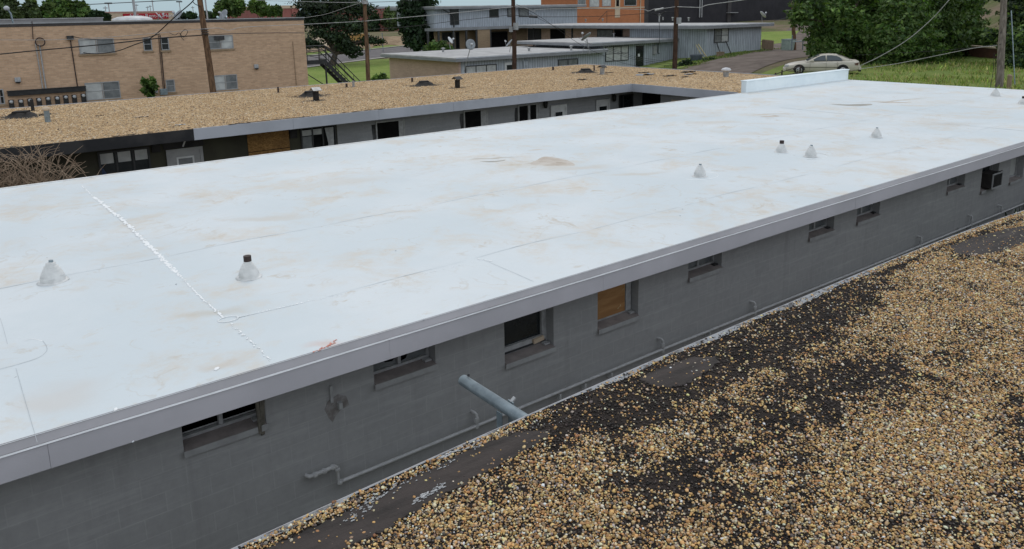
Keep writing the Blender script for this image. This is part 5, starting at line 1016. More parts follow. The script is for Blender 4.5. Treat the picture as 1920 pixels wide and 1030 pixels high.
dish(882, 84, 57.5, .40, (-.3, -.75, .25), 'round grey dish on a bent mast before the low motel end', 2.0, foot=D(870, 135, 58.5)); dish(844, 76, 74, .36, (.35, -.6, .45), 'small pale dish by the porch behind the lowest roof', .8, M_DISHW); dish(955, 82, 70, .42, (-.6, .3, .6), 'back tilted dish behind the tall pole on the lowest roof', .8)
dish(1100, 70, 69.5, .55, (-.25, .6, .75), 'tripod dish seen from behind where two roofs meet', 1.5, tripod=True)
# unit 2
Z2 = -3.1; W2 = W1+.35; Y2 = W2-OH; X2 = onY(1110, 84, Y2)[0]; XR2 = onY(1337, 66, Y2)[0]; YB2 = onX(969, 73, X2)[1]; xl = onY(1131, 100, W2)[0]
u2 = thing('motel_unit', 'middle grey motel unit with a triple window and dark door', 'building', (xl, W2, -5.8), 'stepped grey motel units'); flat_roof(u2, X2, XR2, Y2, YB2, Z2)
MB().box((xl, W2, -6.6), (XR2-.9, W2+.25, Z2-.34)).build('front_wall', M_SIDX, u2); MB().box((xl, W2+.25, -6.6), (xl+.25, YB2-.5, Z2-.34)).build('end_wall', M_SIDY, u2); MB().box((xl+.25, YB2-.8, -6.6), (XR2-.9, YB2-.5, Z2-.34)).build('rear_wall', M_SIDX, u2)
p, q = onY(1135, 88, W2), onY(1178, 113, W2); bwin(u2, p[0], q[0], q[2], p[2], W2, 3, M_GLASSB, mid=True)
p, q = onY(1191, 86, W2), onY(1206, 125, W2); d = MB().box((p[0], W2-.06, q[2]-.1), (q[0], W2-.002, p[2])).build('door', M_GLASSD, u2); b = MB(); rect_frame(b, p[0]-.07, q[0]+.07, q[2]-.1, p[2]+.08, W2-.08, W2-.061, .08); b.build('door_frame', M_SIDX, d); c = onY(1197, 103, W2); MB().box((c[0]-.14, W2-.075, c[2]-.18), (c[0]+.14, W2-.061, c[2]+.12)).build('notice', M_WHITE, d)
p, q = onY(1268, 79, W2), onY(1296, 106, W2); bwin(u2, p[0], q[0], q[2], p[2], W2, 2, M_GLASSG, plain('weathered_brown_frame', (.10, .08, .065), (.07, .06, .05), 4), mid=True)
c = onY(1226, 92, W2); t_ = thing('electric_meter_box', 'grey meter box with risers on the middle motel wall', 'meter box', c); MB().box((c[0]-.25, W2-.2, c[2]-.55), (c[0]+.25, W2-.002, c[2]+.3)).build('box', M_SILLF, t_); MB().tube([(c[0], W2-.1, c[2]+.3), (c[0], W2-.1, Z2-.3)], .05, 6).build('riser', M_SILLF, t_); b = MB(); b.tube([(c[0]+.55, W2-.1, c[2]+.6), (c[0]+.55, W2-.1, c[2]-.45), (c[0]+.75, W2-.1, c[2]-.5)], .05, 6); b.build('side_riser', M_FRAMED, t_)
for px, py, h, cap, lab in ((1132, 66, .75, 0, 'tall pale flue on the middle motel roof'), (1151, 70, .4, 1, 'single capped vent on the middle motel roof'), (1179, 68, .42, 1, 'left vent of the close pair on the middle roof'), (1184, 68, .42, 1, 'right vent of the close pair on the middle roof')): vent(Z2, onZ(px, py, Z2), h, lab, cap=bool(cap))
# unit 3 with its long left wing
Z3 = -1.72; W3 = 51.8; Y3 = W3-OH; X3 = onY(1322, 49, Y3)[0]; XR3 = onY(1452, 39, Y3)[0]; YB3 = 84; xl = onY(1326, 60, W3)[0]; xr = onY(1427, 70, W3)[0]
u3 = thing('motel_unit', 'tallest grey motel unit at the right with a plain board wall', 'building', (xl, W3, -4.9), 'stepped grey motel units'); MB().box((X3+.02, Y3+.02, Z3-.1), (XR3-.02, YB3-.02, Z3)).build('roof', M_MROOF, u3); MB().box((X3, Y3, Z3-.36), (XR3, YB3, Z3-.1)).build('fascia', M_MFASC, u3)
MB().extr([(Y3-.02, Z3-.08), (Y3+.03, Z3+.02), (Y3+.08, Z3+.005), (Y3+.03, Z3-.1)], X3, XR3).build('drip_edge', M_COPES, u3); MB().extr([(X3-.02, Z3-.08), (X3+.03, Z3+.02), (X3+.08, Z3+.005), (X3+.03, Z3-.1)], Y3, YB3, ax=1).build('side_drip_edge', M_COPES, u3)
MB().box((xl, W3, -6), (xr, W3+.25, Z3-.36)).build('front_wall', M_SIDX, u3); MB().box((xl, W3-.03, -6), (xr+.02, W3-.002, -4.55)).build('plinth', M_SIDX, u3)
ys = onX(1181, 58, xl)[1]; MB().box((xl, W3+.25, -6), (xl+.25, ys, Z3-.36)).build('side_wall', M_SIDY, u3); MB().box((xl+1.6, ys, -6.4), (xl+1.85, YB3-.3, Z3-.36)).build('porch_wall', M_BRICKX, u3, label='tan brick wall set back under the porch'); MB().box((xr-.25, W3+.25, -6), (xr, YB3-.5, Z3-.36)).build('end_wall', M_SIDY, u3); MB().box((xl+1.85, YB3-.5, -6), (xr, YB3-.3, Z3-.36)).build('rear_wall', M_SIDX, u3)
for px in (1072, 1000): y = onX(px, 58, xl)[1]; MB().box((xl, y-.1, -6.4), (xl+.15, y+.1, Z3-.36)).build('porch_post', M_FRAMED, u3)
for px, px2, mt in ((1150, 1120, M_GLASSG), (1168, 1152, M_BLACK), (1060, 1032, M_BLACK), (1015, 990, M_FRAMED)):
    ya, yb2 = onX(px, 58, xl+1.6)[1], onX(px2, 58, xl+1.6)[1]; d = MB().box((xl+1.53, ya, -4.4), (xl+1.598, yb2, Z3-.55)).build('porch_window', M_FRAMED, u3); MB().box((xl+1.52, ya+.12, -4.3), (xl+1.529, yb2-.12, Z3-.65)).build('pane', mt, d)
p, q = onY(1339, 54, W3), onY(1365, 79, W3); bwin(u3, p[0], q[0], q[2], p[2], W3, 2, [M_GLASSG, M_GLASSB], mid=True)
for px, py, h, cap, lab in ((1236, 42, .9, 1, 'tall capped flue on the highest motel roof, left of the pole'), (1243, 38, .5, 0, 'pale box vent beside the tall flue'), (1261, 39, .42, 1, 'capped vent just left of the dark brown pole'), (1291, 40, .42, 1, 'round capped vent right of the dark brown pole'), (1098, 41, .35, 1, 'small capped vent at the left of the highest roof'), (1130, 40, .35, 1, 'small capped vent before the orange brick house')):
    c = onZ(px, py, Z3); vent(Z3, c, h, lab, cap=bool(cap))
dish(1430, 28, 97, .5, (.6, -.3, .55), 'pale dish at the right end of the highest motel roof', 1.0, M_DISHW)
# timbers leaning on the walls
for (a, c), r_, mt, lab in ((((1305, 84), (1328, 127)), .05, M_YEL, 'left pale timber leaning on the motel wall'), (((1309, 83), (1337, 126)), .06, M_YEL, 'right pale timber leaning on the motel wall'), (((1344, 81), (1357, 120)), .06, M_FRAMED, 'left dark post propped under the motel window'), (((1361, 77), (1376, 114)), .06, M_FRAMED, 'right dark post propped under the motel window')):
    P, Q = onY(*a, W3-.12), onY(*c, W3-1.6); tag(MB().tube([Q, P], r_, 5).build('leaning_timber', mt), lab, 'timber', 'timbers leaning on the motel')
c = onY(1305, 126, W3-1.2); tag(MB().lathe([(.55, 0), (.62, .5), (.6, .62), (.5, .64), (.45, .5)], (c[0], c[1], terr(c[0], c[1])), 14).build('tub', plain('blue_grey_tub', (.07, .085, .10), None, 4)), 'dark blue grey tub at the foot of the motel wall', 'tub')
c = onY(1350, 121, W3-1.5); tag(MB().box((c[0]-.4, c[1]-.2, terr(c[0], c[1])), (c[0]+.4, c[1]+.2, terr(c[0], c[1])+.4)).box((c[0]-.43, c[1]-.23, terr(c[0], c[1])+.4), (c[0]+.43, c[1]+.23, terr(c[0], c[1])+.45)).build('crate', M_WOOD), 'small grey wooden crate in the grass by the dark shrub', 'crate')
# two storey grey house behind
H0 = 88.; hx0 = onY(815, 40, H0)[0]; hx1 = onY(1082, 30, H0)[0]
th = thing('two_storey_house', 'two storey grey board house with a brick ground floor porch', 'building', (hx0, H0, -6.4)); zt, zs = onY(815, 12, H0)[2], onY(815, 53, H0)[2]
MB().box((hx0, H0, zs), (hx1, H0+10, zt-.4)).build('upper_wall', M_SIDX, th); MB().box((hx0-.5, H0-1, zt-.4), (hx1+1.0, H0+11, zt-.12)).build('fascia', M_MFASC, th); MB().box((hx0-.5, H0-1, zt-.12), (hx1+1.0, H0+11, zt)).build('roof', M_MROOF, th)
MB().box((hx0-1.6, H0-2.4, zs-.35), (hx1, H0-.01, zs)).build('porch_roof', M_MFASC, th); MB().box((hx0-.2, H0-.2, -7), (hx1, H0, zs-.35)).build('ground_wall', M_BRICKD, th)
def hr(px0, px1, py0, py1, mat, nm, Y=H0, fr=M_FRAMED): p, q = onY(px0, py0, Y), onY(px1, py1, Y); w_ = MB().box((p[0], Y-.05, q[2]), (q[0], Y-.002, p[2])).build(nm, fr, th); MB().box((p[0]+.12, Y-.07, q[2]+.12), (q[0]-.12, Y-.051, p[2]-.12)).build('pane', mat, w_)
hr(843, 861, 17, 47, M_GLASSD, 'door'); hr(917, 935, 16, 33, M_GLASSD, 'window'); hr(951, 965, 15, 32, M_GLASSG, 'window'); hr(972, 991, 14, 32, M_GLASSG, 'window'); hr(828, 848, 61, 79, M_GLASSD, 'window', H0-.2); hr(853, 862, 60, 92, M_BLACK, 'door', H0-.2); hr(918, 952, 60, 88, M_BLACK, 'door', H0-.2)
for px in (802, 822, 850, 874, 893, 919): x = onY(px, 60, H0-2.2)[0]; MB().box((x-.12, H0-2.3, -7), (x+.12, H0-2.1, zs-.35)).build('porch_post', M_FRAMED, th)
p, q = onY(894, 60, H0-2.1), onY(917, 60, H0-2.1); MB().box((p[0], H0-2.3, -7), (q[0], H0-1.9, zs-.36)).build('brick_pier', M_BRICKD, th); p = onY(835, 22, H0-.1); MB().tube([(hx0+.4, H0-.9, zt-.3), (p[0]+.9, H0-.1, p[2]-.3), (p[0]+1.3, H0-.1, p[2]-.8), (p[0]+1.3, H0-.1, zs)], .08, 6).build('downpipe', M_FRAMED, th)
# orange brick house, charcoal hall
O0 = 96.; ox0, ox1 = onY(1080, 20, O0)[0], onY(1208, 20, O0)[0]
ob = thing('orange_brick_house', 'bright orange brick house with tall windows behind the motel', 'building', (ox0, O0, -6)); MB().box((ox0, O0, -6.5), (ox1, O0+9, 3.6)).build('wall', M_ORANGE, ob); MB().box((ox0-.2, O0-.2, 3.6), (ox1+.2, O0+9.2, 3.9)).build('roof', M_MROOF, ob); MB().box((ox0, O0-.08, onY(1100, 15.5, O0)[2]-.1), (ox1, O0-.002, onY(1100, 15.5, O0)[2]+.08)).build('stone_band', M_SAND, ob)
for a, c_, y0_, y1_, mt in ((1083, 1098, -14, 13, M_GLASSG), (1105, 1123, -14, 13, M_GLASSB), (1129, 1145, -14, 12, M_GLASSB), (1170, 1193, -10, 11, M_GLASSD)):
    p, q = onY(a, y0_, O0), onY(c_, y1_, O0); w_ = MB().box((p[0], O0-.06, q[2]), (q[0], O0-.002, p[2])).build('window', M_FRAME, ob); MB().box((p[0]+.12, O0-.08, q[2]+.12), (q[0]-.12, O0-.061, p[2]-.12)).build('pane', mt, w_)
p, q = onY(1153, -12, O0), onY(1162, 33, O0); d = MB().box((p[0], O0-.07, q[2]), (q[0], O0-.002, p[2])).build('door', M_SAND, ob); p, q = onY(1155, 0, O0), onY(1160, 12, O0); MB().box((p[0], O0-.09, q[2]), (q[0], O0-.071, p[2])).build('pane', M_BLACK, d)
p = onY(1200, 20, O0); MB().tube([(p[0], O0-.1, -6), (p[0], O0-.1, 3.5)], .09, 6).build('downpipe', M_SAND, ob); b = MB(); P = [onY(1122, 38, O0-1.2), onY(1138, 21, O0-1.2), onY(1150, 21, O0-1.2)]; b.tube(P, .04, 5); b.tube([P[1], P[1]-np.array([0, 0, 2])], .04, 5); b.build('stair_rail', M_STEELB, ob)
K0 = 104.; kx0 = onY(1209, 20, K0)[0]; ch = thing('charcoal_hall', 'large plain charcoal walled hall behind the motel', 'building', (kx0, K0, -4)); kx1 = kx0+62
MB().box((kx0, K0, -6), (kx1, K0+20, 9)).build('wall', M_DARKW, ch); MB().box((kx0-.1, K0-.1, 9), (kx1+.1, K0+20.1, 9.3)).build('coping', M_COPE, ch)
for px in (1366, 1210): p = onY(px, 20, K0); MB().box((p[0]-.6, K0-.25, -6), (p[0]+.6, K0-.002, 9)).build('pilaster', M_COPE, ch)
b = MB()
for px in (1310, 1314): p = onY(px, 10, K0); b.tube([(p[0], K0-.3, -1.8), (p[0], K0-.3, 8)], .12, 6)
b.build('pipe_pair', M_FRAME, ch); p = onY(1370, 24, K0); MB().box((p[0]-1.5, K0-1, p[2]-.06), (p[0]+1.3, K0-.002, p[2]+.06)).build('shelf_canopy', M_FRAME, ch)
# store with a red sign, red halls
Q = D(205, 24, 190); S0 = 205.; sx0, sx1 = onY(204, 28, S0)[0], onY(326, 28, S0)[0]; st = thing('store', 'low beige store with a red sign band seen over the brick roof', 'building', (sx0, S0, -6.4)); zt = onY(260, 23.5, S0)[2]
MB().box((sx0, S0, -7), (sx1, S0+25, zt)).build('wall', M_SAND, st); MB().box((sx0-.15, S0-.15, zt), (sx1+.15, S0+25, zt+.25)).build('parapet_cap', plain('pinkish_cap', (.5, .3, .26), None, 2), st); p, q = onY(230, 26, S0), onY(316, 35, S0)
sg = MB().box((p[0], S0-.25, q[2]), (q[0], S0-.002, p[2])).build('sign_band', M_SIGN, st); fc = bpy.data.curves.new('lettering', 'FONT'); fc.body = 'Ability Rent-A-Home'; fc.size = (p[2]-q[2])*.95; fc.extrude = .03; fo = bpy.data.objects.new('lettering', fc); COL.objects.link(fo); fo.parent = sg; fo.location = Vector((onY(241, 30, S0)[0], S0-.3, q[2]+.32))-ORG[sg]; fo.rotation_euler = (R(90), 0, 0); fc.materials.append(M_WHITE); bpy.context.view_layer.update(); to_mesh(fo)
for nm, lab, px0, px1, pyt, pyb, d in (('red_brick_hall', 'long red brick hall with a pale parapet beyond the vacant lot', 668, 765, 13, 52, 300), ('red_brick_shop', 'small red brick building behind the corner of the tan block', 494, 564, 11, 50, 210)):
    a = D(px0, pyb, d); Y = a[1]; x0, x1 = onY(px0, pyb, Y)[0], onY(px1, pyb, Y)[0]; zt = onY(px0, pyt, Y)[2]; zb_ = -8; t_ = thing(nm, lab, 'building', (x0, Y, -6.4)); MB().box((x0, Y, zb_), (x1, Y+30, zt-.8)).build('wall', M_REDB, t_); MB().box((x0-.3, Y-.3, zt-.8), (x1+.3, Y+30.3, zt)).build('parapet', M_COPES if d == 300 else M_SAND, t_)
    for k in range(3): x = x0+(x1-x0)*(.3+.25*k); MB().box((x-.3, Y-.35, zb_), (x+.3, Y-.002, zt-.9)).build('pilaster', M_REDB, t_)
# rubble, sheds, fence posts of the vacant lot
c = D(661, 64, 160); tag(MB().box((c[0]-2.5, c[1]-1.5, terr(c[0], c[1])), (c[0]+2.5, c[1]+1.5, terr(c[0], c[1])+2.4)).box((c[0]-2.6, c[1]-1.6, terr(c[0], c[1])+2.4), (c[0]+2.6, c[1]+1.6, terr(c[0], c[1])+2.6)).build('shed', plain('ochre_shed', (.40, .24, .08), (.3, .18, .06), 1)), 'ochre shed on the vacant lot beyond the juniper', 'shed')
def heap(px, py, d, r_, h, lab, mat, seed):
    c = D(px, py, d); z = terr(c[0], c[1]); g = np.random.default_rng(seed); n = 26; xs_ = np.linspace(-1, 1, n); X, Y = np.meshgrid(xs_, xs_); rr = np.sqrt(X**2+Y**2); Z = np.clip(1-rr, 0, 1)**.8*h*(.7+.6*vnoise(X+5, Y+5, 5, seed))+vnoise(X+9, Y+9, 11, seed+1)*.25*(rr < .95)-.1
    v = np.stack([c[0]+X*r_, c[1]+Y*r_*.6, z+Z], -1).reshape(-1, 3); i, j = np.meshgrid(np.arange(n-1), np.arange(n-1)); a = (j*n+i).ravel(); tag(fastmesh('rubble_heap', v, np.stack([a, a+1, a+n+1, a+n], 1), mat, None, False), lab, 'rubble', 'heaps on the vacant lot')
heap(592, 72, 165, 7, 2.2, 'pale dirt heap behind the juniper trunk', M_SAND, 3); heap(735, 78, 170, 11, 1.6, 'long rubble heap beyond the street, right of the pole', M_RUBBLE, 5); heap(657, 80, 150, 5, 1.6, 'brown dirt heap below the ochre shed', M_RUBBLE, 7); heap(790, 74, 165, 7, 1.6, 'rubble heap behind the dark conifer', M_RUBBLE, 8)
for px, py, lab in ((718, 90, 'thin steel post on the verge across the street'), (692, 66, 'pale thin post behind the second utility pole')):
    c = D(px, py, 135); z = terr(c[0], c[1]); tag(MB().tube([(c[0], c[1], z), (c[0], c[1], z+3.2)], .07, 6).tube([(c[0], c[1], z+3.2), (c[0], c[1], z+3.3)], .11, 6).build('steel_post', M_GALV), lab, 'post')
# right: fence, transformer, retaining wall, cable fence
p, q = onY(1428, 95, W3+1.2), D(1450, 92, 84); t_ = thing('plank_fence', 'short tan plank fence beside the tallest motel unit', 'fence', p); z = terr(*p[:2]); b = MB(); L = q-p
for k in range(14): a = p+L*k/14; b.box((a[0], a[1]-.02, z-.1), (a[0]+.17, a[1]+.02, z+1.05+.03*(k % 3)))
b.build('planks', M_WOOD, t_); MB().box((p[0], p[1]+.02, z+.8), (q[0], p[1]+.07, z+.88)).build('rail', M_WOOD, t_)
c = D(1478, 88, 84); z = terr(*c[:2]); t_ = thing('transformer_box', 'pale green utility box beside the pole at the track', 'utility box', (c[0], c[1], z)); MB().box((c[0]-.6, c[1]-.5, z), (c[0]+.7, c[1]+.5, z+1.15)).build('cabinet', plain('pale_green_paint', (.33, .40, .35), (.25, .31, .27), 3), t_, .03); MB().box((c[0]-.62, c[1]-.52, z+1.15), (c[0]+.72, c[1]+.52, z+1.22)).build('lid', M_GALV, t_)
t_ = thing('pipe_guard', 'galvanized pipe guard rail in front of the green utility box', 'guard rail', (c[0]-.8, c[1]-1, z)); b = MB(); b.tube([(c[0]-.9, c[1]-1, z), (c[0]-.9, c[1]-1, z+1.7)], .06, 6); b.tube([(c[0]+1.2, c[1]-1, z), (c[0]+1.2, c[1]-1, z+1.2)], .06, 6); b.build('post', M_GALV, t_); MB().tube([(c[0]-1.0, c[1]-1, z+.95), (c[0]+1.5, c[1]-1, z+1.0)], .05, 6).build('rail', M_GALV, t_)
A_, B_ = D(1788, 101, 70), D(1876, 100, 63); t_ = thing('retaining_wall', 'low brown earth faced wall with a pale top at the foot of the slope', 'wall', (A_+B_)/2); u_ = (B_-A_); u_[2] = 0; L = np.linalg.norm(u_); u_ /= L; nn = np.array([-u_[1], u_[0], 0]); m_ = (A_+B_)/2; zt = m_[2]+.55
MB().obox((m_[0], m_[1], zt-1.0), u_*L/2, nn*.2, (0, 0, .99)).build('face', plain('red_brown_earth', (.12, .055, .04), (.08, .04, .03), 1.5), t_); MB().obox((m_[0], m_[1], zt+.06), u_*(L/2+.1), nn*.25, (0, 0, .06)).build('cap', M_SAND, t_)
t_ = thing('cable_fence', 'low rusty cable fence between the gravel roof and the track', 'fence', D(1402, 148, 46)); P = [D(x, y, d) for x, y, d in ((1360, 134, 50), (1403, 147, 47), (1454, 142, 49), (1466, 140, 50), (1500, 140, 52))]; b2 = MB()
for p in P: z = terr(p[0], p[1]); MB().tube([(p[0], p[1], z), (p[0], p[1], z+1.0)], .05, 6).build('fence_post', M_RUST, t_)
for h in (.55, .9): b2.tube([(p[0], p[1], terr(p[0], p[1])+h) for p in P], .03, 5)
b2.build('cables', M_RUST, t_)
# ================================================================== CAR
def car():
    c = D(1538, 138, 54.3); z = terr(c[0], c[1]); a = math.atan2(.814, -.577)
    t_ = thing('parked_car', 'champagne sedan parked on the grass behind the white parapet', 'car', (c[0], c[1], z+.04), None, a); ORG[t_] = Vector((0, 0, 0))
    P = lambda nm, b, m_, par=t_, **k: b.build(nm, m_, par, **k)
    def loft(sec, cap=True):
        b = MB(); n = len(sec[0]); vs = [q for s_ in sec for q in s_]; fs = [(i*n+k, i*n+(k+1) % n, (i+1)*n+(k+1) % n, (i+1)*n+k) for i in range(len(sec)-1) for k in range(n)]; b.add(vs, fs, True); b.add(sec[0], [tuple(range(n))[::-1]]); b.add(sec[-1], [tuple(range(n))]); return b
    # stations: x, half width, bottom, shoulder height, centre top height
    st_ = [(2.42, .55, .36, .50, .55), (2.36, .74, .26, .58, .62), (2.15, .84, .20, .66, .72), (1.7, .89, .18, .75, .83), (1.1, .90, .17, .83, .91), (.7, .91, .17, .87, .94), (0, .92, .17, .90, .95), (-.9, .92, .17, .92, .97), (-1.5, .91, .18, .93, .98), (-1.9, .89, .20, .94, 1.0), (-2.25, .84, .26, .92, .99), (-2.40, .76, .30, .86, .92), (-2.46, .66, .40, .72, .76)]
    sec = []
    for x, w_, zb_, zs, zc in st_:
        h = [(0, zb_), (w_*.86, zb_), (w_*.97, zb_+.12), (w_, (zb_+zs)*.52), (w_*.99, zs-.12), (w_*.95, zs-.03), (w_*.82, zs+.02), (w_*.4, zc), (0, zc+.005)]
        sec.append([(x, y, z_) for y, z_ in h]+[(x, -y, z_) for y, z_ in h[-2:0:-1]])
    body = P('body', loft(sec), M_CARP)
    gs = [(1.02, .80, .78, .90, .91), (.62, .78, .72, .90, 1.12), (.15, .78, .60, .91, 1.335), (-.1, .78, .575, .92, 1.385), (-.5, .78, .57, .92, 1.41), (-.95, .77, .56, .93, 1.385), (-1.3, .76, .58, .94, 1.27), (-1.75, .74, .66, .96, 1.08), (-2.0, .70, .68, .97, .98)]
    sec = []
    for x, wb_, wt, zb_, zt in gs: sec.append([(x, wb_, zb_), (x, wt+.03, zt-.05), (x, wt*.8, zt), (x, 0, zt+.02), (x, -wt*.8, zt), (x, -wt-.03, zt-.05), (x, -wb_, zb_)])
    P('cabin', loft(sec), M_CARP)
    def glass(nm, side, pts, y0=.012):
        def wy(x, z_):
            xs_ = [g[0] for g in gs][::-1]; f = lambda k: np.interp(x, xs_, [g[k] for g in gs][::-1]); wb_, wt, zb_, zt = f(1), f(2)+.03, f(3), f(4)-.05; q = (z_-zb_)/max(zt-zb_, .01); return wb_+(wt-wb_)*min(max(q, 0), 1)+y0
        b = MB(); n = len(pts); b.add([(x, side*wy(x, z_), z_) for x, z_ in pts], [tuple(range(n)) if side > 0 else tuple(range(n))[::-1]]); return P(nm, b, M_CARG)
    for sd in (1, -1):
        glass('side_window', sd, [(.66, .955), (.60, 1.02), (.28, 1.21), (.0, 1.305), (-.22, 1.325), (-.24, .965)]); glass('side_window', sd, [(-.32, .965), (-.30, 1.325), (-.62, 1.33), (-.92, 1.29), (-1.13, 1.2), (-1.28, 1.08), (-1.30, .98)])
        b = MB(); b.tube([(x, sd*(np.interp(x, [-1.3, .66], [.776, .80])), .952) for x in (.68, 0, -.7, -1.32)], .014, 5); P('window_trim', b, M_BLACKP)
        b = MB(); b.tube([(x, sd*(.925), .52) for x in (1.15, 0, -1.05)], .016, 5); P('side_moulding', b, M_BLACKP)
        for x in (-.27, .78, -1.0): b = MB(); b.tube([(x, sd*.925, .30), (x-.01, sd*.925, .6), (x, sd*.90, .9)], .006, 4); P('door_gap', b, M_BLACKP)
        for x in (-.16, -.98): b = MB(); b.box((x-.09, sd*.915, .77), (x+.09, sd*.945, .80)); P('door_handle', b, M_CARP)
        b = MB(); b.obox((.62, sd*.95, .97), (.07, 0, 0), (0, .09, 0), (0, 0, .06)); P('mirror', b, M_CARP, bevel=.02)
        for x in (1.48, -1.36):
            b = MB(); n = 20; rr = .385; vs = [(x+rr*math.cos(3.1416*k/n), sd*y, .33+rr*math.sin(3.1416*k/n)) for y in (.70, .932) for k in range(n+1)]
            b.add(vs, [(k, k+1, n+2+k, n+1+k) for k in range(n)]+[tuple(range(n+1)), tuple(range(n+1, 2*n+2))]); P('wheel_arch', b, M_BLACKP)
            def disc(y0, y1, r0, r1): b = MB(); n = 24; vs = [(x+r_*math.cos(6.283*k/n), sd*y, .31+r_*math.sin(6.283*k/n)) for r_, y in ((r0, y0), (r0, y1), (r1, y1+.005)) for k in range(n)]; return b.add(vs, [(j*n+k, j*n+(k+1) % n, (j+1)*n+(k+1) % n, (j+1)*n+k) for j in range(2) for k in range(n)]+[tuple(range(n))[::-1], tuple(range(2*n, 3*n))], True)
            wh = P('wheel', disc(.72, .935, .32, .30), M_TYRE); b = disc(.93, .945, .205, .19); P('rim', b, M_RIM, wh)
            b = MB()
            for k in range(5): q = 6.283*k/5; b.obox((x+.12*math.cos(q+.6), sd*.952, .31+.12*math.sin(q+.6)), (.035*math.cos(q+.6), 0, .035*math.sin(q+.6)), (0, .002, 0), (-.03*math.sin(q+.6), 0, .03*math.cos(q+.6)))
            P('rim_slot', b, M_BLACKP, wh)
        b = MB(); b.add([(-2.14, sd*.875, .66), (-2.30, sd*.83, .64), (-2.45, sd*.68, .66), (-2.45, sd*.68, .83), (-2.30, sd*.83, .84), (-2.08, sd*.885, .78)], [(0, 1, 4, 5), (1, 2, 3, 4)]); P('tail_light', b, M_LAMPR)
        b = MB(); b.add([(2.20, sd*.845, .56), (2.37, sd*.735, .55), (2.425, sd*.5, .53), (2.40, sd*.5, .62), (2.34, sd*.73, .65), (2.14, sd*.84, .66)], [(0, 1, 4, 5), (1, 2, 3, 4)]); P('headlight', b, M_METERG)
    b = MB(); b.add([(-1.02, .52, 1.385), (-1.02, -.52, 1.385), (-1.86, -.62, 1.04), (-1.86, .62, 1.04)], [(0, 1, 2, 3)]); P('rear_window', b, M_CARG); b = MB(); b.add([(.98, .70, .96), (.98, -.70, .96), (.16, -.53, 1.36), (.16, .53, 1.36)], [(0, 1, 2, 3)]); P('windscreen', b, M_CARG)
    b = MB(); b.box((-2.55, -.78, .32), (-2.38, .78, .55)); P('rear_bumper', b, M_CARP, bevel=.04); b = MB(); b.box((2.34, -.74, .24), (2.5, .74, .44)); P('front_bumper', b, M_CARP, bevel=.04); b = MB(); b.box((-2.485, -.25, .60), (-2.465, .25, .74)); P('number_plate', b, M_VENTM)
    b = MB(); b.box((-2.57, -.6, .2), (-2.42, .6, .315)); P('valance', b, M_BLACKP)
car()
# ================================================================== POLES AND WIRES
def pole(top, bot, d, r_, lab, mat, name='utility_pole', tall=3.0, grp='wooden utility poles'):
    P, Q = D(*top, d), D(*bot, d); zg = terr(Q[0], Q[1])-.2; dirv = (P-Q)/np.linalg.norm(P-Q); foot = Q+dirv*((zg-Q[2])/dirv[2]); head = P+dirv*tall
    t_ = thing(name, lab, 'utility pole', foot, grp); b = MB(); n = 10; b.tube([foot+(head-foot)*k/n+np.array([random.gauss(0, .012), random.gauss(0, .012), 0]) for k in range(n+1)], list(np.linspace(r_*1.12, r_*.8, n+1)), 12); b.build('shaft', mat, t_); return t_, foot, dirv
t1, f1, d1 = pole((375, 0), (400, 172), 37.5, .15, 'leaning brown utility pole in front of the tan brick building', M_POLE)
c = D(384, 60, 37.3); b = MB(); 
for k in range(3): b.tube([c+.17*np.array([math.cos(a), math.sin(a), 0])+d1*(.1*k-.1) for a in np.linspace(0, 6.283, 14)], .025, 5)
b.build('clamp_band', M_STEELB, t1)
t2, f2, d2 = pole((683, 0), (691, 152), 47, .125, 'slim brown utility pole standing before the green lawn', M_POLE); t3, f3, d3 = pole((962, 0), (965, 130), 51, .15, 'dark utility pole in front of the low motel unit', M_POLED)
c = D(967, 50, 50.7); MB().box((c[0]-.13, c[1]-.12, c[2]-.22), (c[0]+.13, c[1]+.1, c[2]+.24)).build('cable_box', M_SILLF, t3); c = D(958, 56, 50.8); MB().box((c[0]-.08, c[1]-.1, c[2]-.15), (c[0]+.08, c[1]+.1, c[2]+.2)).build('cable_box', M_SILLF, t3)
t4, f4, d4 = pole((1269, 0), (1265, 130), 50, .155, 'dark reddish utility pole in front of the middle motel unit', M_POLED); c = D(1273, 39, 49.8); MB().box((c[0]-.12, c[1]-.1, c[2]-.2), (c[0]+.12, c[1]+.1, c[2]+.2)).build('cable_box', M_SILLF, t4)
c = D(686, 4, 46.8); MB().box((c[0]-.22, c[1]-.1, c[2]-.12), (c[0]+.1, c[1]+.1, c[2]+.1)).build('bracket', M_VENTM, t2)
t5, f5, d5 = pole((1487, 20), (1489, 90), 84, .2, 'grey brown pole at the bend of the dirt track under the leaves', M_POLE, tall=1.0)
t6, f6, d6 = pole((1883, 0), (1873, 165), 43, .18, 'thick pale grey utility pole past the right end of the white roof', M_POLEG)
b = MB(); a = D(1896, 20, 42.8); e_ = D(1903, 162, 42.8); b.tube([a, D(1900, 100, 42.8), e_], .03, 6); b.build('conduit', M_GALV, t6)
for q in ((1867, 62, .02), (1866, 84, .02)): c = D(q[0]+10, q[1], 42.8); MB().tube([c-np.array([.12, 0, 0]), c+np.array([.1, 0, .05])], q[2], 5).build('step_bolt', M_STEELB, t6)
c = D(1893, 150, 42); z = terr(c[0], c[1]); t_ = thing('timber_post', 'short tan timber post right beside the grey pole', 'post', (c[0], c[1], z)); MB().tube([(c[0], c[1], z-.1), (c[0], c[1], D(1893, 142, 42)[2])], .12, 10).build('post', M_WOOD, t_); MB().lathe([(.12, 0), (.09, .05), (.02, .08)], D(1893, 142, 42), 10).build('weathered_top', M_WOOD, t_)
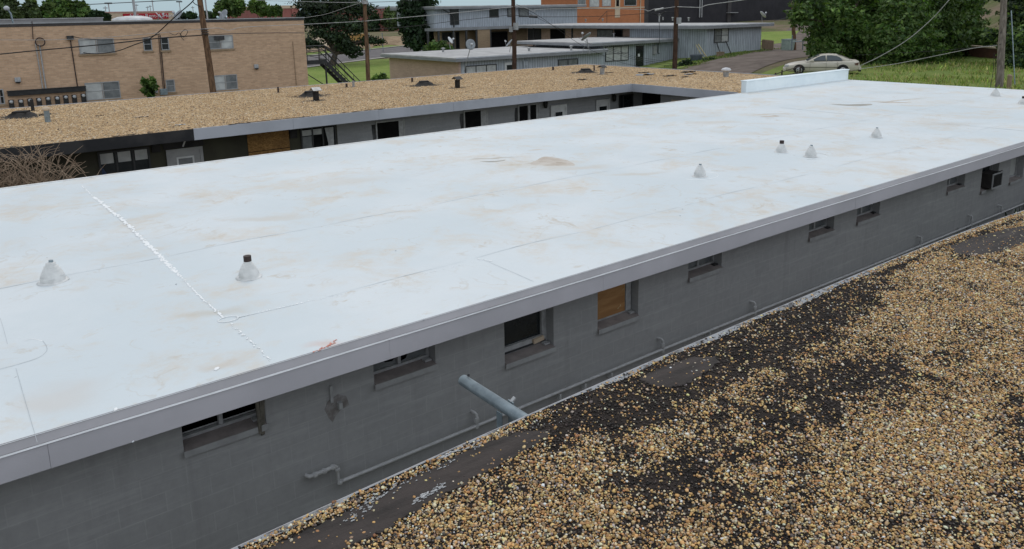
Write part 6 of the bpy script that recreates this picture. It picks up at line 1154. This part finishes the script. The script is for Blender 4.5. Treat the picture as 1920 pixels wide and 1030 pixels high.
def wire(L, r_, lab, mat=M_WIRE, k=8, name='utility_wire', cat='wire'):
    P = catmull([D(*q) for q in L], k); tag(MB().tube(P, r_, 5).build(name, mat), lab, cat, 'overhead wires')
wire([(-30, 105, 38), (60, 96, 38), (200, 83, 38), (300, 72, 38), (385, 66, 37.4)], .03, 'thick black cable sagging across the brick wall to the leaning pole')
wire([(385, 66, 37.3), (450, 63, 39), (520, 62, 41), (570, 62, 44)], .018, 'black cable from the leaning pole to the right end of the brick wall')
wire([(-30, 75, 40), (100, 75, 40), (200, 70, 39), (300, 62, 38), (345, 58, 37.5), (384, 54, 37.3)], .012, 'thin pale wire across the brick wall left of the leaning pole', M_WIREL)
wire([(384, 54, 37.3), (410, 53, 38), (430, 57, 38.5), (460, 51, 39), (570, 46, 42), (684, 40, 47)], .014, 'kinked pale wire from the leaning pole to the slim pole', M_WIREL); wire([(684, 40, 46.8), (760, 33, 48), (860, 24, 49.5), (962, 13, 50.8)], .018, 'pale wire between the slim pole and the dark middle pole', M_WIREL)
wire([(58, 42, 53), (90, 53, 50), (125, 65, 47), (160, 73, 45), (220, 75, 43), (270, 71, 40), (300, 64, 39)], .02, 'black drop cable falling from the brick parapet at the left'); wire([(86, 72, 53), (100, 82, 51), (130, 92, 49), (170, 101, 46), (215, 97, 44), (250, 85, 42), (285, 70, 40), (330, 30, 38.5), (360, 4, 37.6), (366, -8, 37.5)], .028, 'twisted black service cable drooping under the upper window')
wire([(362, 4, 37.4), (366, 8, 37.4), (375, 12, 37.3)], .02, 'short black jumper hanging beside the leaning pole head'); wire([(318, 62, 38), (328, 66, 38), (336, 62, 38), (344, 70, 38), (352, 60, 38), (346, 56, 38), (338, 66, 38), (345, 76, 38)], .014, 'loose tangle of cable left of the leaning pole')
wire([(568, 34, 55), (610, 27, 52), (650, 14, 49), (684, 3, 47)], .014, 'thin cable from the brick corner up to the slim pole', M_WIREL); wire([(480, 1, 60), (560, 3, 55), (640, 5, 50), (684, 4, 47)], .016, 'upper pale wire reaching the slim pole from the left', M_WIREL); wire([(684, 5, 47), (760, 2, 48), (840, -4, 49)], .014, 'upper wire leaving the slim pole to the right')
wire([(690, 56, 47), (770, 50, 48.5), (850, 40, 49.5), (960, 28, 50.7)], .016, 'black wire low between the slim pole and the dark middle pole'); wire([(965, 29, 50.7), (992, 31, 50.6), (1010, 32, 50.5), (1120, 31, 50), (1190, 27, 50), (1265, 22, 49.8)], .016, 'black wire between the two dark poles'); wire([(992, 31, 50.4), (1008, 32, 50.4)], .10, 'fat black splice case on the wire right of the middle pole', M_FRAMED, name='splice_case', cat='splice case')
wire([(965, 12, 50.7), (985, 15, 50.5), (1003, 22, 50.4), (1010, 18, 50.4), (1100, 16, 50), (1200, 18, 50), (1215, 21, 50), (1228, 17, 50), (1245, 16, 50), (1266, 13, 49.8)], .018, 'kinked pale wire between the two dark poles', M_WIREL); wire([(1270, 13, 49.8), (1300, 14, 50), (1315, 14, 50), (1330, 9, 50), (1395, 0, 51), (1440, -8, 52)], .024, 'pale wire rising right from the reddish pole', M_WIREL)
wire([(1228, 20, 49.9), (1244, 16, 49.9)], .07, 'pale splice case on the wire left of the reddish pole', M_VENTM, name='splice_case', cat='splice case'); wire([(1222, 25, 49.9), (1235, 28, 49.9), (1250, 22, 49.9)], .04, 'dark cable loop hanging under the pale splice', M_WIRE)
wire([(968, 8, 50.7), (1010, 30, 52), (1060, 65, 54), (1100, 90, 56), (1160, 116, 60), (1195, 124, 64)], .014, 'long black drop wire slanting from the middle pole'); wire([(972, 14, 50.7), (1020, 40, 53), (1075, 66, 57), (1108, 84, 62)], .012, 'thin black drop wire to the corner of the middle roof')
for i, yy in enumerate((111, 115, 119)): wire([(1130, 84+4*i, 60), (1180, 103+3*i, 56), (1225, yy+1, 53), (1264, yy+5, 49.9)], .012, ['upper', 'middle', 'lower'][i]+' of three parallel drop wires reaching the reddish pole from the left')
wire([(1236, 42, 66), (1237, 62, 66), (1236, 82, 67)], .02, 'vertical cable down from the tall flue to the middle motel wall'); wire([(1400, 120, 60), (1420, 60, 66), (1452, 38, 72), (1487, 28, 84)], .014, 'thin wire from the tallest motel eave to the track pole') if False else None
wire([(1452, 39, 78), (1470, 35, 81), (1488, 30, 84)], .03, 'short dark cable from the tallest motel eave to the track pole')
wire([(1612, 124, 46), (1650, 106, 45), (1700, 76, 44), (1745, 38, 43), (1778, 2, 42), (1790, -14, 42)], .022, 'bright curved wire rising steeply over the big trees', M_WIREL); wire([(1603, 104, 52), (1700, 99, 50), (1790, 93, 47), (1870, 84, 43.2)], .012, 'thin dark wire from the car to the grey pole', M_WIRE); wire([(1610, 130, 50), (1680, 120, 48), (1760, 104, 46), (1830, 90, 44), (1870, 86, 43.2)], .018, 'pale grey wire sloping down from the grey pole', M_WIREL)
wire([(1864, 100, 42.8), (1862, 135, 42.8), (1857, 164, 42.5)], .014, 'left dark guy wire at the foot of the grey pole', M_WIRE, name='guy_wire', cat='guy wire'); wire([(1868, 108, 42.8), (1866, 135, 42.8), (1868, 164, 42.5)], .014, 'right dark guy wire at the foot of the grey pole', M_WIRE, name='guy_wire', cat='guy wire')
wire([(160, 9, 200), (200, 7, 200), (300, 2, 200), (340, 0, 200)], .10, 'far power line over the store', M_WIRE)
for i, (px, top, h_px, d, r_, lab) in enumerate(((247, -20, 24, 180, .30, 'tall grey mast over the red sign'), (203, 7, 28, 190, .13, 'floodlight pole at the left end of the store'), (197, 12, 30, 190, .10, 'slim pole left of the floodlight pole'), (255, 7, 25, 200, .08, 'thin pole right of the tall mast'), (285, 0, 28, 205, .12, 'slim dark pole above the middle of the sign'), (276, 12, 25, 260, .12, 'short far pole above the sign'), (281, 10, 25, 260, .12, 'second short far pole above the sign'), (336, 4, 26, 230, .12, 'street lamp pole right of the store'), (384, -8, 36, 150, .15, 'thin pole right behind the leaning pole'), (361, 12, 20, 250, .12, 'small far pole left of the leaning pole'))):
    P, Q = D(px, top, d), D(px+(1060-px)*.00022*h_px, top+h_px, d); t_ = thing('far_pole', lab, 'pole', (Q[0], Q[1], -6.4), 'poles far behind the brick building'); MB().tube([(Q[0], Q[1], -6.5), (P[0], P[1], P[2])], r_, 6).build('shaft', M_FRAME, t_)
    if i in (1, 7): MB().box((P[0]-.8, P[1]-.3, P[2]-.1), (P[0]+.8, P[1]+.3, P[2]+.25)).build('lamp_head', M_FRAMED, t_)
    else: MB().box((P[0]-.5, P[1]-.06, P[2]-.5), (P[0]+.5, P[1]+.06, P[2]-.35)).build('cross_arm', M_FRAMED, t_)
